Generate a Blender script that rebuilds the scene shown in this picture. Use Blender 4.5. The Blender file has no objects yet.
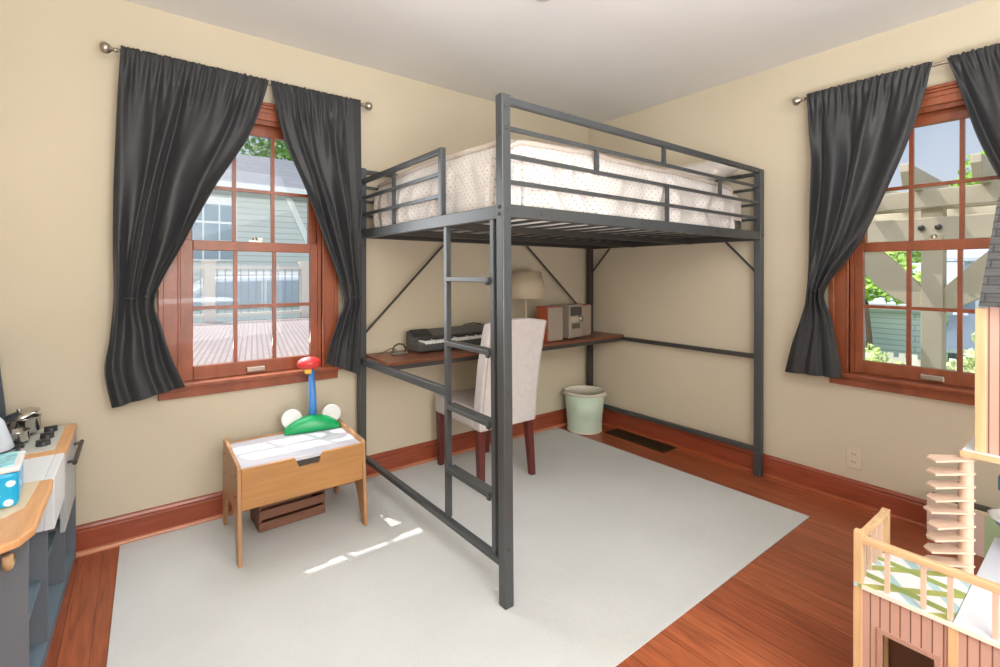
import bpy, bmesh, math, random
from mathutils import Vector, Matrix, noise
from math import sin, cos, pi, radians as R
random.seed(7)
C = bpy.context.scene.collection
col = C.objects

# ------------------------------------------------------------------ materials
def lin(c):
    return tuple(((v/255)/12.92 if v/255 <= .04045 else ((v/255+.055)/1.055)**2.4) for v in c) + (1,)
MATS = {}
def mat(name, rgb, rough=.5, metal=0, var=.0, vscale=8, bump=0, bscale=200, stretch=None, coat=0, sheen=0, spec=.5):
    if name in MATS: return MATS[name]
    m = bpy.data.materials.new(name); m.use_nodes = True
    nt = m.node_tree; b = nt.nodes['Principled BSDF']
    b.inputs['Base Color'].default_value = lin(rgb)
    b.inputs['Roughness'].default_value = rough
    b.inputs['Metallic'].default_value = metal
    b.inputs['Specular IOR Level'].default_value = spec
    if coat: b.inputs['Coat Weight'].default_value = coat
    if sheen: b.inputs['Sheen Weight'].default_value = sheen
    tc = nt.nodes.new('ShaderNodeTexCoord')
    src = tc.outputs['Object']
    if stretch:
        mp = nt.nodes.new('ShaderNodeMapping'); mp.inputs['Scale'].default_value = stretch
        nt.links.new(src, mp.inputs[0]); src = mp.outputs[0]
    if var:
        n = nt.nodes.new('ShaderNodeTexNoise'); n.inputs['Scale'].default_value = vscale; n.inputs['Detail'].default_value = 5
        nt.links.new(src, n.inputs['Vector'])
        r = nt.nodes.new('ShaderNodeValToRGB')
        c = lin(rgb)
        r.color_ramp.elements[0].position = .3; r.color_ramp.elements[1].position = .7
        r.color_ramp.elements[0].color = tuple(max(0, v*(1-var)) for v in c[:3])+(1,)
        r.color_ramp.elements[1].color = tuple(min(1, v*(1+var)) for v in c[:3])+(1,)
        nt.links.new(n.outputs[0], r.inputs[0]); nt.links.new(r.outputs[0], b.inputs['Base Color'])
    if bump:
        n2 = nt.nodes.new('ShaderNodeTexNoise'); n2.inputs['Scale'].default_value = bscale; n2.inputs['Detail'].default_value = 3
        nt.links.new(src, n2.inputs['Vector'])
        bp = nt.nodes.new('ShaderNodeBump'); bp.inputs['Strength'].default_value = bump; bp.inputs['Distance'].default_value = .01
        nt.links.new(n2.outputs[0], bp.inputs['Height']); nt.links.new(bp.outputs[0], b.inputs['Normal'])
    MATS[name] = m
    return m
def wood(name, rgb, axis=0, rough=.4, var=.22, scale=5, coat=0):
    s = [14, 14, 14]; s[axis] = 1.0
    return mat(name, rgb, rough, var=var, vscale=scale, stretch=tuple(s), coat=coat)

def floor_mat():
    m = bpy.data.materials.new('floor_wood'); m.use_nodes = True; nt = m.node_tree; N = nt.nodes; L = nt.links
    b = N['Principled BSDF']
    tc = N.new('ShaderNodeTexCoord')
    mp = N.new('ShaderNodeMapping'); mp.inputs['Rotation'].default_value = (0, 0, pi/2)
    L.new(tc.outputs['Object'], mp.inputs[0])
    br = N.new('ShaderNodeTexBrick')
    br.inputs['Color1'].default_value = lin((182, 102, 66)); br.inputs['Color2'].default_value = lin((158, 82, 52)); br.inputs['Mortar'].default_value = lin((112, 56, 36))
    br.inputs['Scale'].default_value = 1; br.inputs['Mortar Size'].default_value = .0012; br.inputs['Brick Width'].default_value = 1.7; br.inputs['Row Height'].default_value = .082
    br.offset = .37
    L.new(mp.outputs[0], br.inputs['Vector'])
    mp2 = N.new('ShaderNodeMapping'); mp2.inputs['Scale'].default_value = (22, 1.6, 1); L.new(tc.outputs['Object'], mp2.inputs[0])
    n = N.new('ShaderNodeTexNoise'); n.inputs['Scale'].default_value = 2.2; n.inputs['Detail'].default_value = 8; n.inputs['Distortion'].default_value = 1.2
    L.new(mp2.outputs[0], n.inputs['Vector'])
    r = N.new('ShaderNodeValToRGB'); r.color_ramp.elements[0].position = .3; r.color_ramp.elements[1].position = .72
    r.color_ramp.elements[0].color = (.62, .58, .55, 1); r.color_ramp.elements[1].color = (1.12, 1.12, 1.1, 1)
    L.new(n.outputs[0], r.inputs[0])
    mx = N.new('ShaderNodeMixRGB'); mx.blend_type = 'MULTIPLY'; mx.inputs[0].default_value = 1
    L.new(br.outputs[0], mx.inputs[1]); L.new(r.outputs[0], mx.inputs[2]); L.new(mx.outputs[0], b.inputs['Base Color'])
    b.inputs['Roughness'].default_value = .33
    return m
def glass_mat():
    m = bpy.data.materials.new('window_glass'); m.use_nodes = True; nt = m.node_tree
    nt.nodes.remove(nt.nodes['Principled BSDF'])
    o = nt.nodes['Material Output']
    t = nt.nodes.new('ShaderNodeBsdfTransparent'); g = nt.nodes.new('ShaderNodeBsdfGlossy'); g.inputs['Roughness'].default_value = .02
    mx = nt.nodes.new('ShaderNodeMixShader')
    mx.inputs[0].default_value = .012; nt.links.new(t.outputs[0], mx.inputs[1]); nt.links.new(g.outputs[0], mx.inputs[2]); nt.links.new(mx.outputs[0], o.inputs[0])
    return m
def quilt_mat():
    m = bpy.data.materials.new('quilt_cotton'); m.use_nodes = True; nt = m.node_tree; N = nt.nodes; L = nt.links
    b = N['Principled BSDF']; b.inputs['Roughness'].default_value = .9; b.inputs['Sheen Weight'].default_value = .2
    uv = N.new('ShaderNodeUVMap')
    mp = N.new('ShaderNodeMapping'); mp.inputs['Rotation'].default_value = (0, 0, pi/4); L.new(uv.outputs[0], mp.inputs[0])
    v = N.new('ShaderNodeTexVoronoi'); v.voronoi_dimensions = '2D'; v.inputs['Scale'].default_value = 46; v.inputs['Randomness'].default_value = .12
    L.new(mp.outputs[0], v.inputs['Vector'])
    r = N.new('ShaderNodeValToRGB'); r.color_ramp.elements[0].position = .085; r.color_ramp.elements[1].position = .17
    r.color_ramp.elements[0].color = lin((142, 130, 124)); r.color_ramp.elements[1].color = lin((206, 199, 194))
    L.new(v.outputs['Distance'], r.inputs[0]); L.new(r.outputs[0], b.inputs['Base Color'])
    n = N.new('ShaderNodeTexNoise'); n.inputs['Scale'].default_value = 22; n.inputs['Detail'].default_value = 4; L.new(uv.outputs[0], n.inputs['Vector'])
    bp = N.new('ShaderNodeBump'); bp.inputs['Strength'].default_value = .5; bp.inputs['Distance'].default_value = .02; L.new(n.outputs[0], bp.inputs['Height']); L.new(bp.outputs[0], b.inputs['Normal'])
    return m
def lattice_mat():
    m = bpy.data.materials.new('lattice_print'); m.use_nodes = True; nt = m.node_tree; N = nt.nodes; L = nt.links
    b = N['Principled BSDF']; b.inputs['Roughness'].default_value = .3
    tc = N.new('ShaderNodeTexCoord')
    def stripe(rot, sc, th, sx=1):
        mp = N.new('ShaderNodeMapping'); mp.inputs['Rotation'].default_value = (0, 0, rot); mp.inputs['Scale'].default_value = (sx, 1, 1); L.new(tc.outputs['Object'], mp.inputs[0])
        w = N.new('ShaderNodeTexWave'); w.inputs['Scale'].default_value = sc; L.new(mp.outputs[0], w.inputs['Vector'])
        g = N.new('ShaderNodeMath'); g.operation = 'GREATER_THAN'; g.inputs[1].default_value = th; L.new(w.outputs['Fac'], g.inputs[0])
        return g.outputs[0]
    c = lin((236, 238, 240))
    prev = None
    for rot, sc, th, rgb in ((.9, 3.3, .86, (176, 208, 214)), (-.75, 3.3, .84, (170, 176, 96)), (.12, 2.6, .9, (150, 168, 92))):
        mx = N.new('ShaderNodeMixRGB'); L.new(stripe(rot, sc, th), mx.inputs[0])
        if prev is None: mx.inputs[1].default_value = c
        else: L.new(prev, mx.inputs[1])
        mx.inputs[2].default_value = lin(rgb); prev = mx.outputs[0]
    L.new(prev, b.inputs['Base Color'])
    return m
def planks_mat(name, c1, c2, cm, width, row, mortar, rot=0, rough=.6, axes='xy'):
    m = bpy.data.materials.new(name); m.use_nodes = True; nt = m.node_tree; N = nt.nodes; L = nt.links
    b = N['Principled BSDF']; b.inputs['Roughness'].default_value = rough
    tc = N.new('ShaderNodeTexCoord'); src = tc.outputs['Object']
    if axes != 'xy':
        sp = N.new('ShaderNodeSeparateXYZ'); cb = N.new('ShaderNodeCombineXYZ'); L.new(src, sp.inputs[0])
        L.new(sp.outputs[axes[0].upper()], cb.inputs[0]); L.new(sp.outputs[axes[1].upper()], cb.inputs[1]); src = cb.outputs[0]
    mp = N.new('ShaderNodeMapping'); mp.inputs['Rotation'].default_value = (0, 0, rot); L.new(src, mp.inputs[0])
    br = N.new('ShaderNodeTexBrick'); br.inputs['Scale'].default_value = 1
    br.inputs['Color1'].default_value = lin(c1); br.inputs['Color2'].default_value = lin(c2); br.inputs['Mortar'].default_value = lin(cm)
    br.inputs['Brick Width'].default_value = width; br.inputs['Row Height'].default_value = row; br.inputs['Mortar Size'].default_value = mortar
    L.new(mp.outputs[0], br.inputs['Vector']); L.new(br.outputs[0], b.inputs['Base Color'])
    return m

WALL = mat('wall_paint', (207, 195, 172), .85, var=.025, vscale=1.5, bump=.02, bscale=300)
CEIL = mat('ceiling_paint', (229, 227, 225), .9, var=.02, vscale=1.2)
TRIM = mat('stained_trim', (150, 80, 50), .35, var=.22, vscale=3, stretch=(3, 3, 10), coat=.15)
TRIMW = mat('stained_window_wood', (146, 78, 48), .35, var=.18, vscale=4, stretch=(6, 6, 2), coat=.15)
BASE = mat('baseboard_wood', (150, 72, 48), .3, var=.18, vscale=3, stretch=(1.5, 1.5, 20), coat=.2)
SHOE = mat('shoe_moulding_wood', (196, 128, 92), .3, var=.1, vscale=3)
FLOOR = floor_mat()
GLASS = glass_mat()
RUG = mat('rug_pile', (205, 206, 204), .95, var=.035, vscale=3, bump=.35, bscale=260)
CURT = mat('curtain_cloth', (40, 41, 44), .5, var=.12, vscale=14, stretch=(1, 1, 7), bump=.12, bscale=90, sheen=.1, spec=.5)
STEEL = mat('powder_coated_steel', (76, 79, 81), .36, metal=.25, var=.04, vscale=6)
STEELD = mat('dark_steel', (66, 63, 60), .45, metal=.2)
NICKEL = mat('brushed_nickel', (176, 168, 156), .28, metal=.9)
CHROME = mat('polished_steel', (200, 196, 190), .15, metal=1)
QUILT = quilt_mat()
SHEET = mat('white_sheet', (212, 205, 198), .9, bump=.3, bscale=14)
PIPE = mat('rope_piping', (196, 182, 172), .9, bump=.8, bscale=60)
DESKW = wood('desk_veneer', (120, 70, 48), 0, .35, .2)
UPH = mat('chair_linen', (206, 198, 196), .9, var=.05, vscale=30, bump=.2, bscale=300)
MAHOG = wood('mahogany_leg', (96, 42, 36), 2, .3, .2)
BLACKP = mat('black_plastic', (48, 48, 47), .45)
DGREYP = mat('dark_grey_plastic', (74, 76, 74), .45)
WHITEP = mat('white_plastic', (232, 232, 230), .35)
BIRCH = wood('pale_pine', (212, 176, 132), 2, .45, .12)
BIRCHY = wood('pale_pine_long', (212, 178, 136), 1, .45, .12)
TREADM = mat('blond_plywood', (216, 186, 164), .45, var=.06, vscale=8)
OAK = wood('oak_laminate', (178, 128, 76), 0, .4, .12, 4)
OAKV = wood('oak_panel', (176, 132, 92), 2, .4, .12, 4)
LAVW = mat('white_laminate_top', (206, 206, 216), .25)
CRATE = wood('brown_crate_wood', (124, 84, 66), 0, .6, .2)
MINT = mat('mint_enamel', (196, 214, 194), .4, var=.04, vscale=10)
CREAM = mat('cream_enamel', (222, 216, 198), .4)
KGREY = mat('kitchen_grey_board', (104, 110, 118), .5, var=.03, vscale=20)
KBLUE = mat('kitchen_blue_grey', (112, 130, 142), .5)
KWHITE = mat('kitchen_white_board', (226, 229, 232), .35)
KWOOD = wood('kitchen_beech', (216, 160, 108), 1, .4, .12)
KWOODP = mat('kitchen_pale_beech', (226, 204, 170), .4, var=.06, vscale=6)
HOBG = mat('hob_grey', (196, 196, 190), .35)
PINKB = planks_mat('pink_boards', (196, 158, 142), (186, 148, 132), (120, 84, 72), 5, .021, .0016, rot=pi/2, axes='yz')
PINKT = mat('pink_trim', (176, 136, 120), .5)
SHING = planks_mat('grey_shingles', (90, 88, 88), (76, 75, 76), (46, 45, 46), .055, .0232, .0018, axes='yz')

# ------------------------------------------------------------------ mesh helper
class MB:
    def __init__(s): s.bm = bmesh.new()
    def box(s, x0, x1, y0, y1, z0, z1):
        v = [s.bm.verts.new((x, y, z)) for z in (z0, z1) for y in (y0, y1) for x in (x0, x1)]
        for f in ((0, 2, 3, 1), (4, 5, 7, 6), (0, 1, 5, 4), (2, 6, 7, 3), (0, 4, 6, 2), (1, 3, 7, 5)): s.bm.faces.new([v[i] for i in f])
        return s
    def bar(s, p, q, w, h, up=(0, 0, 1)):
        p, q = Vector(p), Vector(q); d = (q-p).normalized(); u = Vector(up)
        if abs(d.dot(u)) > .98: u = Vector((0, 1, 0))
        a = d.cross(u).normalized(); b = a.cross(d).normalized()
        vs = [s.bm.verts.new(e+a*i*w/2+b*j*h/2) for e in (p, q) for i, j in ((-1, -1), (1, -1), (1, 1), (-1, 1))]
        for f in ((3, 2, 1, 0), (4, 5, 6, 7), (0, 1, 5, 4), (1, 2, 6, 5), (2, 3, 7, 6), (3, 0, 4, 7)): s.bm.faces.new([vs[i] for i in f])
        return s
    def tube(s, pts, r, n=10, cap=True):
        pts = [Vector(p) for p in pts]; rings = []
        rr = r if isinstance(r, (list, tuple)) else [r]*len(pts)
        prev = None
        for i, p in enumerate(pts):
            d = (pts[min(i+1, len(pts)-1)]-pts[max(i-1, 0)]).normalized()
            a = d.orthogonal().normalized() if prev is None else (prev-d*prev.dot(d)).normalized()
            prev = a; b = d.cross(a)
            rings.append([s.bm.verts.new(p+(a*cos(2*pi*k/n)+b*sin(2*pi*k/n))*rr[i]) for k in range(n)])
        for i in range(len(rings)-1):
            for k in range(n): s.bm.faces.new((rings[i][k], rings[i][(k+1) % n], rings[i+1][(k+1) % n], rings[i+1][k]))
        if cap:
            s.bm.faces.new(rings[0][::-1]); s.bm.faces.new(rings[-1])
        return s
    def lathe(s, prof, c=(0, 0, 0), n=28, axis='z', sx=1, sy=1):
        rings = []
        for r, z in prof:
            ring = []
            for k in range(n):
                a = 2*pi*k/n; x, y = r*cos(a)*sx, r*sin(a)*sy
                P = (x, y, z) if axis == 'z' else ((x, z, y) if axis == 'y' else (z, x, y))
                ring.append(s.bm.verts.new((c[0]+P[0], c[1]+P[1], c[2]+P[2])))
            rings.append(ring)
        for i in range(len(rings)-1):
            for k in range(n): s.bm.faces.new((rings[i][k], rings[i][(k+1) % n], rings[i+1][(k+1) % n], rings[i+1][k]))
        s.bm.faces.new(rings[0][::-1]); s.bm.faces.new(rings[-1])
        return s
    def prism(s, pts, axis, a0, a1):
        def P(p, a):
            return (a, p[0], p[1]) if axis == 'x' else ((p[0], a, p[1]) if axis == 'y' else (p[0], p[1], a))
        lo = [s.bm.verts.new(P(p, a0)) for p in pts]; hi = [s.bm.verts.new(P(p, a1)) for p in pts]
        n = len(pts)
        s.bm.faces.new(lo[::-1]); s.bm.faces.new(hi)
        for k in range(n): s.bm.faces.new((lo[k], lo[(k+1) % n], hi[(k+1) % n], hi[k]))
        return s
    def ball(s, c, r, sx=1, sy=1, sz=1, seg=16):
        bmesh.ops.create_uvsphere(s.bm, u_segments=seg, v_segments=seg//2+2, radius=1, matrix=Matrix.Translation(c) @ Matrix.Diagonal((r*sx, r*sy, r*sz, 1)))
        return s
    def grid(s, fn, nu, nv, uvfn=None):
        g = [[s.bm.verts.new(fn(i/nu, j/nv)) for i in range(nu+1)] for j in range(nv+1)]
        lay = s.bm.loops.layers.uv.verify() if uvfn else None
        for j in range(nv):
            for i in range(nu):
                f = s.bm.faces.new((g[j][i], g[j][i+1], g[j+1][i+1], g[j+1][i]))
                if uvfn:
                    for l, (a, b) in zip(f.loops, ((i, j), (i+1, j), (i+1, j+1), (i, j+1))): l[lay].uv = uvfn(a/nu, b/nv)
        return s
    def build(s, name, m, parent=None, smooth=False, bevel=0, solid=0, subsurf=0, normals=True):
        if normals: bmesh.ops.recalc_face_normals(s.bm, faces=s.bm.faces[:])
        me = bpy.data.meshes.new(name); s.bm.to_mesh(me); s.bm.free()
        me.materials.append(m)
        o = bpy.data.objects.new(name, me); col.link(o)
        if parent is not None: o.parent = parent
        if smooth:
            for p in me.polygons: p.use_smooth = True
        if solid:
            q = o.modifiers.new('s', 'SOLIDIFY'); q.thickness = solid; q.offset = 0
        if bevel:
            q = o.modifiers.new('b', 'BEVEL'); q.width = bevel; q.segments = 2; q.limit_method = 'ANGLE'; q.angle_limit = R(40)
        if subsurf:
            q = o.modifiers.new('u', 'SUBSURF'); q.levels = q.render_levels = subsurf
        return o
def tag(o, label=None, cat=None, group=None, kind=None):
    if label: o['label'] = label
    if cat: o['category'] = cat
    if group: o['group'] = group
    if kind: o['kind'] = kind
    return o
def empty(name, loc=(0, 0, 0), rz=0, **k):
    o = bpy.data.objects.new(name, None); col.link(o); o.location = loc; o.rotation_euler = (0, 0, rz); o.empty_display_size = .1
    return tag(o, **k)
def inst(src, name, parent, loc=(0, 0, 0)):
    o = src.copy(); col.link(o); o.name = name; o.parent = parent; o.location = loc
    return o
def dup(root, loc, rz=None, **k):
    r = root.copy(); col.link(r); r.location = loc
    if rz is not None: r.rotation_euler = (0, 0, rz)
    for ch in list(root.children):
        c = ch.copy(); col.link(c); c.parent = r
        for g in list(ch.children):
            d = g.copy(); col.link(d); d.parent = c
    return tag(r, **k)
def S(o, **k): return tag(o, kind='structure', **k)

# ------------------------------------------------------------------ room shell
X0, Y0, H = -3.68, -4.0, 2.487          # west wall, south wall, ceiling
S(MB().box(X0-.2, .2, Y0-.2, .2, -.12, 0).build('floor', FLOOR))
S(MB().box(X0-.2, .2, Y0-.2, .2, H, H+.1).build('ceiling', CEIL))
WX, WY = -2.574, -2.22                    # window centres
hw, zb, zt = .342, .70, 2.05
w = MB(); w.box(X0-.2, WX-hw, 0, .16, 0, H); w.box(WX+hw, .2, 0, .16, 0, H); w.box(WX-hw, WX+hw, 0, .16, 0, zb); w.box(WX-hw, WX+hw, 0, .16, zt, H)
S(w.build('wall_left', WALL))
w = MB(); w.box(0, .16, WY+hw, 0, 0, H); w.box(0, .16, Y0-.2, WY-hw, 0, H); w.box(0, .16, WY-hw, WY+hw, 0, zb); w.box(0, .16, WY-hw, WY+hw, zt, H)
S(w.build('wall_right', WALL))
S(MB().box(X0-.15, X0, Y0-.2, 0, 0, H).build('wall_back', WALL))
S(MB().box(X0, 0, Y0-.15, Y0, 0, H).build('wall_front', WALL))
S(MB().box(-4.2, .9, .16, .57, 2.52, 2.58).build('shading_eave', mat('eave_white', (225, 225, 220), .7)))  # unseen eave, sized to block sun through the upper sash

def baseboard(name, prof_dir, a0, a1):
    # prof: (distance from wall, z)
    prof = [(0, 0), (.016, 0), (.016, .098), (.011, .104), (.013, .112), (.009, .122), (.004, .127), (0, .127)]
    m = MB()
    if prof_dir == 'y': m.prism([(-d, z) for d, z in prof], 'x', a0, a1)
    else: m.prism([(-d, z) for d, z in prof], 'y', a0, a1)
    return S(m.build(name, BASE))
baseboard('baseboard_left', 'y', X0, 0)
baseboard('baseboard_right', 'x', Y0, -.017)
S(MB().prism([(-.016, 0), (-.032, 0), (-.031, .008), (-.027, .015), (-.016, .018)], 'x', X0, 0).build('trim_2', SHOE))
S(MB().prism([(-.016, 0), (-.032, 0), (-.031, .008), (-.027, .015), (-.016, .018)], 'y', Y0, -.033).build('trim_3', mat('shoe_wood_dark', (160, 78, 44), .3)))

# ------------------------------------------------------------------ windows (local: x right, y outwards, z up)
def window(name, loc, rz, label):
    r = empty(name, loc, rz, label=label, kind='structure')
    c = MB()
    ci, co = .335, .424
    for s in (-1, 1):
        a, b = sorted((s*ci, s*co)); c.box(a, b, -.022, -.001, .70, 2.05)
        a, b = sorted((s*(co-.022), s*co)); c.box(a, b, -.03, -.001, .70, 2.05)
        a, b = sorted((s*ci, s*(ci+.012))); c.box(a, b, -.027, -.001, .70, 2.05)
    c.box(-co, co, -.024, -.001, 2.05, 2.105); c.box(-co, co, -.031, -.001, 2.085, 2.108)
    c.box(-co-.01, co+.01, -.038, -.001, 2.108, 2.122); c.box(-co-.018, co+.018, -.046, -.001, 2.122, 2.136)
    c.build('casing', TRIMW, r, bevel=.003)
    j = MB()
    for s in (-1, 1):
        a, b = sorted((s*.327, s*.342)); j.box(a, b, -.001, .15, .70, 2.05)
        a, b = sorted((s*.318, s*.327)); j.box(a, b, .002, .014, .70, 2.035)
    j.box(-.342, .342, -.001, .15, 2.037, 2.05); j.box(-.327, .327, .002, .014, 2.03, 2.038)
    j.build('jamb', TRIMW, r)
    MB().box(-.455, .455, -.055, .012, .683, .703).box(-.34, .34, .012, .17, .685, .700).build('stool', TRIMW, r, bevel=.004)
    MB().box(-.424, .424, -.024, -.001, .632, .683).box(-.424, .424, -.03, -.001, .664, .683).build('apron', TRIMW, r, bevel=.003)
    def sash(nm, y0, y1, z0, z1, gz0, gz1, th):
        f = MB()
        for s in (-1, 1):
            a, b = sorted((s*.281, s*.326)); f.box(a, b, y0, y1, z0, z1)
        f.box(-.281, .281, y0, y1, z0, gz0); f.box(-.281, .281, y0, y1, gz1, z1)
        o = f.build(nm, TRIMW, r, bevel=.003)
        mu = MB()
        for x in (-.094, .094): mu.box(x-.009, x+.009, y0+.006, y1-.006, gz0, gz1)
        mu.box(-.281, .281, y0+.007, y1-.007, th-.0085, th+.0085)
        mu.build('muntin', TRIMW, o)
        MB().box(-.281, .281, (y0+y1)/2-.0015, (y0+y1)/2+.0015, gz0, gz1).build('pane', GLASS, o)
        return o
    lo = sash('lower_sash', .016, .050, .703, 1.402, .772, 1.352, 1.062)
    sash('upper_sash', .054, .088, 1.36, 2.037, 1.402, 1.98, 1.68)
    l = MB().box(-.045, .045, -.002, .016, .716, .742)
    l.build('sash_lift', NICKEL, lo, bevel=.004)
    k = MB().box(-.032, .032, .022, .046, 1.402, 1.412).lathe([(.012, 0), (.012, .012), (.006, .018)], (0, .034, 1.412), 12).box(-.004, .036, .03, .038, 1.418, 1.426)
    k.build('sash_lock', NICKEL, lo)
    return r
window('window_1', (WX, 0, 0), 0, 'stained wood double-hung window on the left wall, overlooking a deck railing and car')
window('window_2', (0, WY, 0), -pi/2, 'stained wood double-hung window on the right wall, overlooking a pergola')

# ------------------------------------------------------------------ curtains
def catmull(P, t):
    n = len(P)-1; f = t*n; i = min(int(f), n-1); u = f-i
    p = [Vector(P[max(0, min(n, i+k))]) for k in (-1, 0, 1, 2)]
    return .5*((2*p[1])+(p[2]-p[0])*u+(2*p[0]-5*p[1]+4*p[2]-p[3])*u*u+(3*p[1]-p[0]-3*p[2]+p[3])*u**3)
def curtain(loc, rz, Lp, Rp, tie, nf, seed, label, clear=0):
    """Lp,Rp lists of (x,z) from top to hem, tie = index (fractional 0..1) of the pinch."""
    rnd = random.Random(seed)
    ph = [rnd.uniform(0, 6.28) for _ in range(6)]
    NU, NV = 150, 110
    def f(u, v):
        a, b = catmull(Lp, v), catmull(Rp, v)
        # uneven fold spacing
        uu = u+.035*sin(2*pi*u*2+ph[0])*(1-abs(2*u-1))
        p = a.lerp(b, u)
        d = abs(v-tie)
        pinch = math.exp(-(d/.07)**2)
        amp = .008+.016*min(1, v/.2)
        amp *= (1-.35*pinch)
        wob = noise.noise(Vector((u*5+seed, v*2.2, .3)))
        y = amp*sin(2*pi*nf*uu+ph[1]+2.6*wob+1.2*sin(2.2*v+ph[2]))*(.75+.5*noise.noise(Vector((u*2.3, seed, v*1.5))))
        y += .5*amp*sin(2*pi*nf*2.6*uu+ph[3]+2*wob)*math.exp(-(v/.16)**2)
        y += .012*noise.noise(Vector((u*3.1+seed*2, v*5, 1.7)))*min(1, v*4)
        # diagonal drag folds running down into the tie
        y += .010*sin(2*pi*(3.0*uu-2.2*v)+ph[4])*math.exp(-((v-tie+.18)/.2)**2)
        # header gather
        hd = math.exp(-(v/.035)**2)
        y += .006*hd*sin(2*pi*19*u+ph[5])
        z = p.y + .004 + .009*hd*noise.noise(Vector((u*46, seed, 0)))*(1 if v < .02 else .2)
        y = max(-.036, min(.036, y)) - .082 - .012*pinch
        if v > tie: y = -.088+(y+.088)*(1-.45*min(1, (v-tie)/.12))
        k = max(0, min(1, (.075-v)/.03)); y = y*(1-k)+(-.0955+.10*(y+.082))*k
        if v < .2: y += .0045*sin(2*pi*17*u+2.5*noise.noise(Vector((u*9, seed, 2))))*math.exp(-((v-.055)/.05)**2)+.0025*sin(2*pi*31*u+ph[1])*math.exp(-(v/.03)**2)
        if clear and u > .8: y = min(y, -.086-.016*min(1, (u-.8)/.1))
        return (p.x, y, z)
    o = MB().grid(f, NU, NV).build('curtain', CURT, None, smooth=True, solid=.003, normals=False)
    o.location = loc; o.rotation_euler = (0, 0, rz)
    tag(o, label, 'curtain', 'dark curtains tied back at the windows')
    # tie band following the pinch (gathered cloth band)
    pts = []
    n = 14
    for k in range(n+1):
        u = .25+.75*k/n; x, y, z = f(u, tie+.012*(1-u))
        pts.append((x, y-.007, z))
    m = MB()
    band = []
    for dz in (-.009, .009):
        band.append([m.bm.verts.new((p[0], p[1], p[2]+dz)) for p in pts])
    for k in range(n): m.bm.faces.new((band[0][k], band[0][k+1], band[1][k+1], band[1][k]))
    m.build('tieback', CURT, o, smooth=True, solid=.004)
    # hem line stitch band
    return o
def rod(loc, rz, x0, x1, label):
    r = empty('curtain_rod', loc, rz, label=label, cat='curtain rod', group='curtain rods above the windows')
    z = 2.222
    MB().tube([(x0+.03, -.082, z), (x1-.03, -.082, z)], .008, 12).build('pole', NICKEL, r, smooth=True)
    for s, x in ((-1, x0), (1, x1)):
        MB().lathe([(.009, 0), (.011, s*.008), (.007, s*.013), (.009, s*.018), (.020, s*.028), (.025, s*.04), (.023, s*.052), (.014, s*.06), (.002, s*.063)], (x-s*.045, -.082, z), 18, axis='x').build('finial', NICKEL, r, smooth=True)
        xb = x-s*.13
        MB().tube([(xb, -.002, z-.012), (xb, -.082, z-.012)], .005, 8).lathe([(.018, -.001), (.018, -.006), (.006, -.008)], (xb, 0, z-.012), 14, axis='y').build('bracket', NICKEL, r)
    return r
rod((WX, 0, 0), 0, -.615, .588, 'nickel curtain rod with ball finials above the left wall window')
rod((0, WY, 0), -pi/2, -.575, .575, 'nickel curtain rod with ball finials above the right wall window')
q = lambda c, pts: [(x-c, z) for x, z in pts]
curtain((WX, 0, 0), 0,
        q(WX, [(-3.132, 2.238), (-3.146, 1.95), (-3.158, 1.60), (-3.160, 1.35), (-3.158, 1.13), (-3.172, .95), (-3.19, .80), (-3.165, .635)]),
        q(WX, [(-2.530, 2.235), (-2.615, 1.95), (-2.77, 1.66), (-2.90, 1.38), (-3.008, 1.13), (-2.985, .98), (-2.945, .83), (-2.895, .695)]),
        .572, 3.2, 3, 'dark grey curtain left of the window on the left wall, its hem spread wide')
curtain((WX, 0, 0), 0,
        q(WX, [(-2.524, 2.235), (-2.46, 1.95), (-2.355, 1.70), (-2.262, 1.45), (-2.145, 1.10), (-2.172, .97), (-2.215, .84), (-2.238, .73)]),
        q(WX, [(-2.045, 2.235), (-2.042, 1.95), (-2.04, 1.70), (-2.04, 1.45), (-2.04, 1.10), (-2.042, .95), (-2.045, .80), (-2.048, .645)]),
        .572, 3.2, 11, 'dark grey curtain beside the loft bed post, right of the left window', 1)
curtain((0, WY, 0), -pi/2,
        [(WY-y, z) for y, z in [(-1.705, 2.238), (-1.714, 2.05), (-1.732, 1.85), (-1.722, 1.5), (-1.707, 1.15), (-1.672, .98), (-1.625, .82), (-1.59, .662)]],
        [(WY-y, z) for y, z in [(-2.236, 2.235), (-2.18, 2.0), (-2.10, 1.75), (-1.965, 1.42), (-1.797, 1.15), (-1.825, .98), (-1.852, .82), (-1.874, .675)]],
        .572, 3.2, 23, 'black-grey curtain hanging left of the window on the right wall')
curtain((0, WY, 0), -pi/2,
        [(WY-y, z) for y, z in [(-2.285, 2.235), (-2.335, 2.05), (-2.40, 1.80), (-2.53, 1.45), (-2.64, 1.15), (-2.62, .98), (-2.59, .82), (-2.57, .672)]],
        [(WY-y, z) for y, z in [(-2.75, 2.238), (-2.74, 2.05), (-2.735, 1.8), (-2.735, 1.5), (-2.74, 1.15), (-2.76, .98), (-2.80, .82), (-2.83, .66)]],
        .572, 3.2, 31, 'black-grey curtain at the top right corner of the photo, above the toy roof')

# ------------------------------------------------------------------ rug
def rugf():
    m = MB(); x0, x1, y0, y1 = -3.140, -.352, -1.822, -.036
    m.prism([(x0-.03, y0), (-.362, y0), (-.402, y1), (x0, y1)], 'z', .0005, .006)
    return m.build('area_rug', RUG, None, bevel=.002)
tag(rugf(), 'large plain off-white rug under the loft bed and small table', 'rug')

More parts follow.
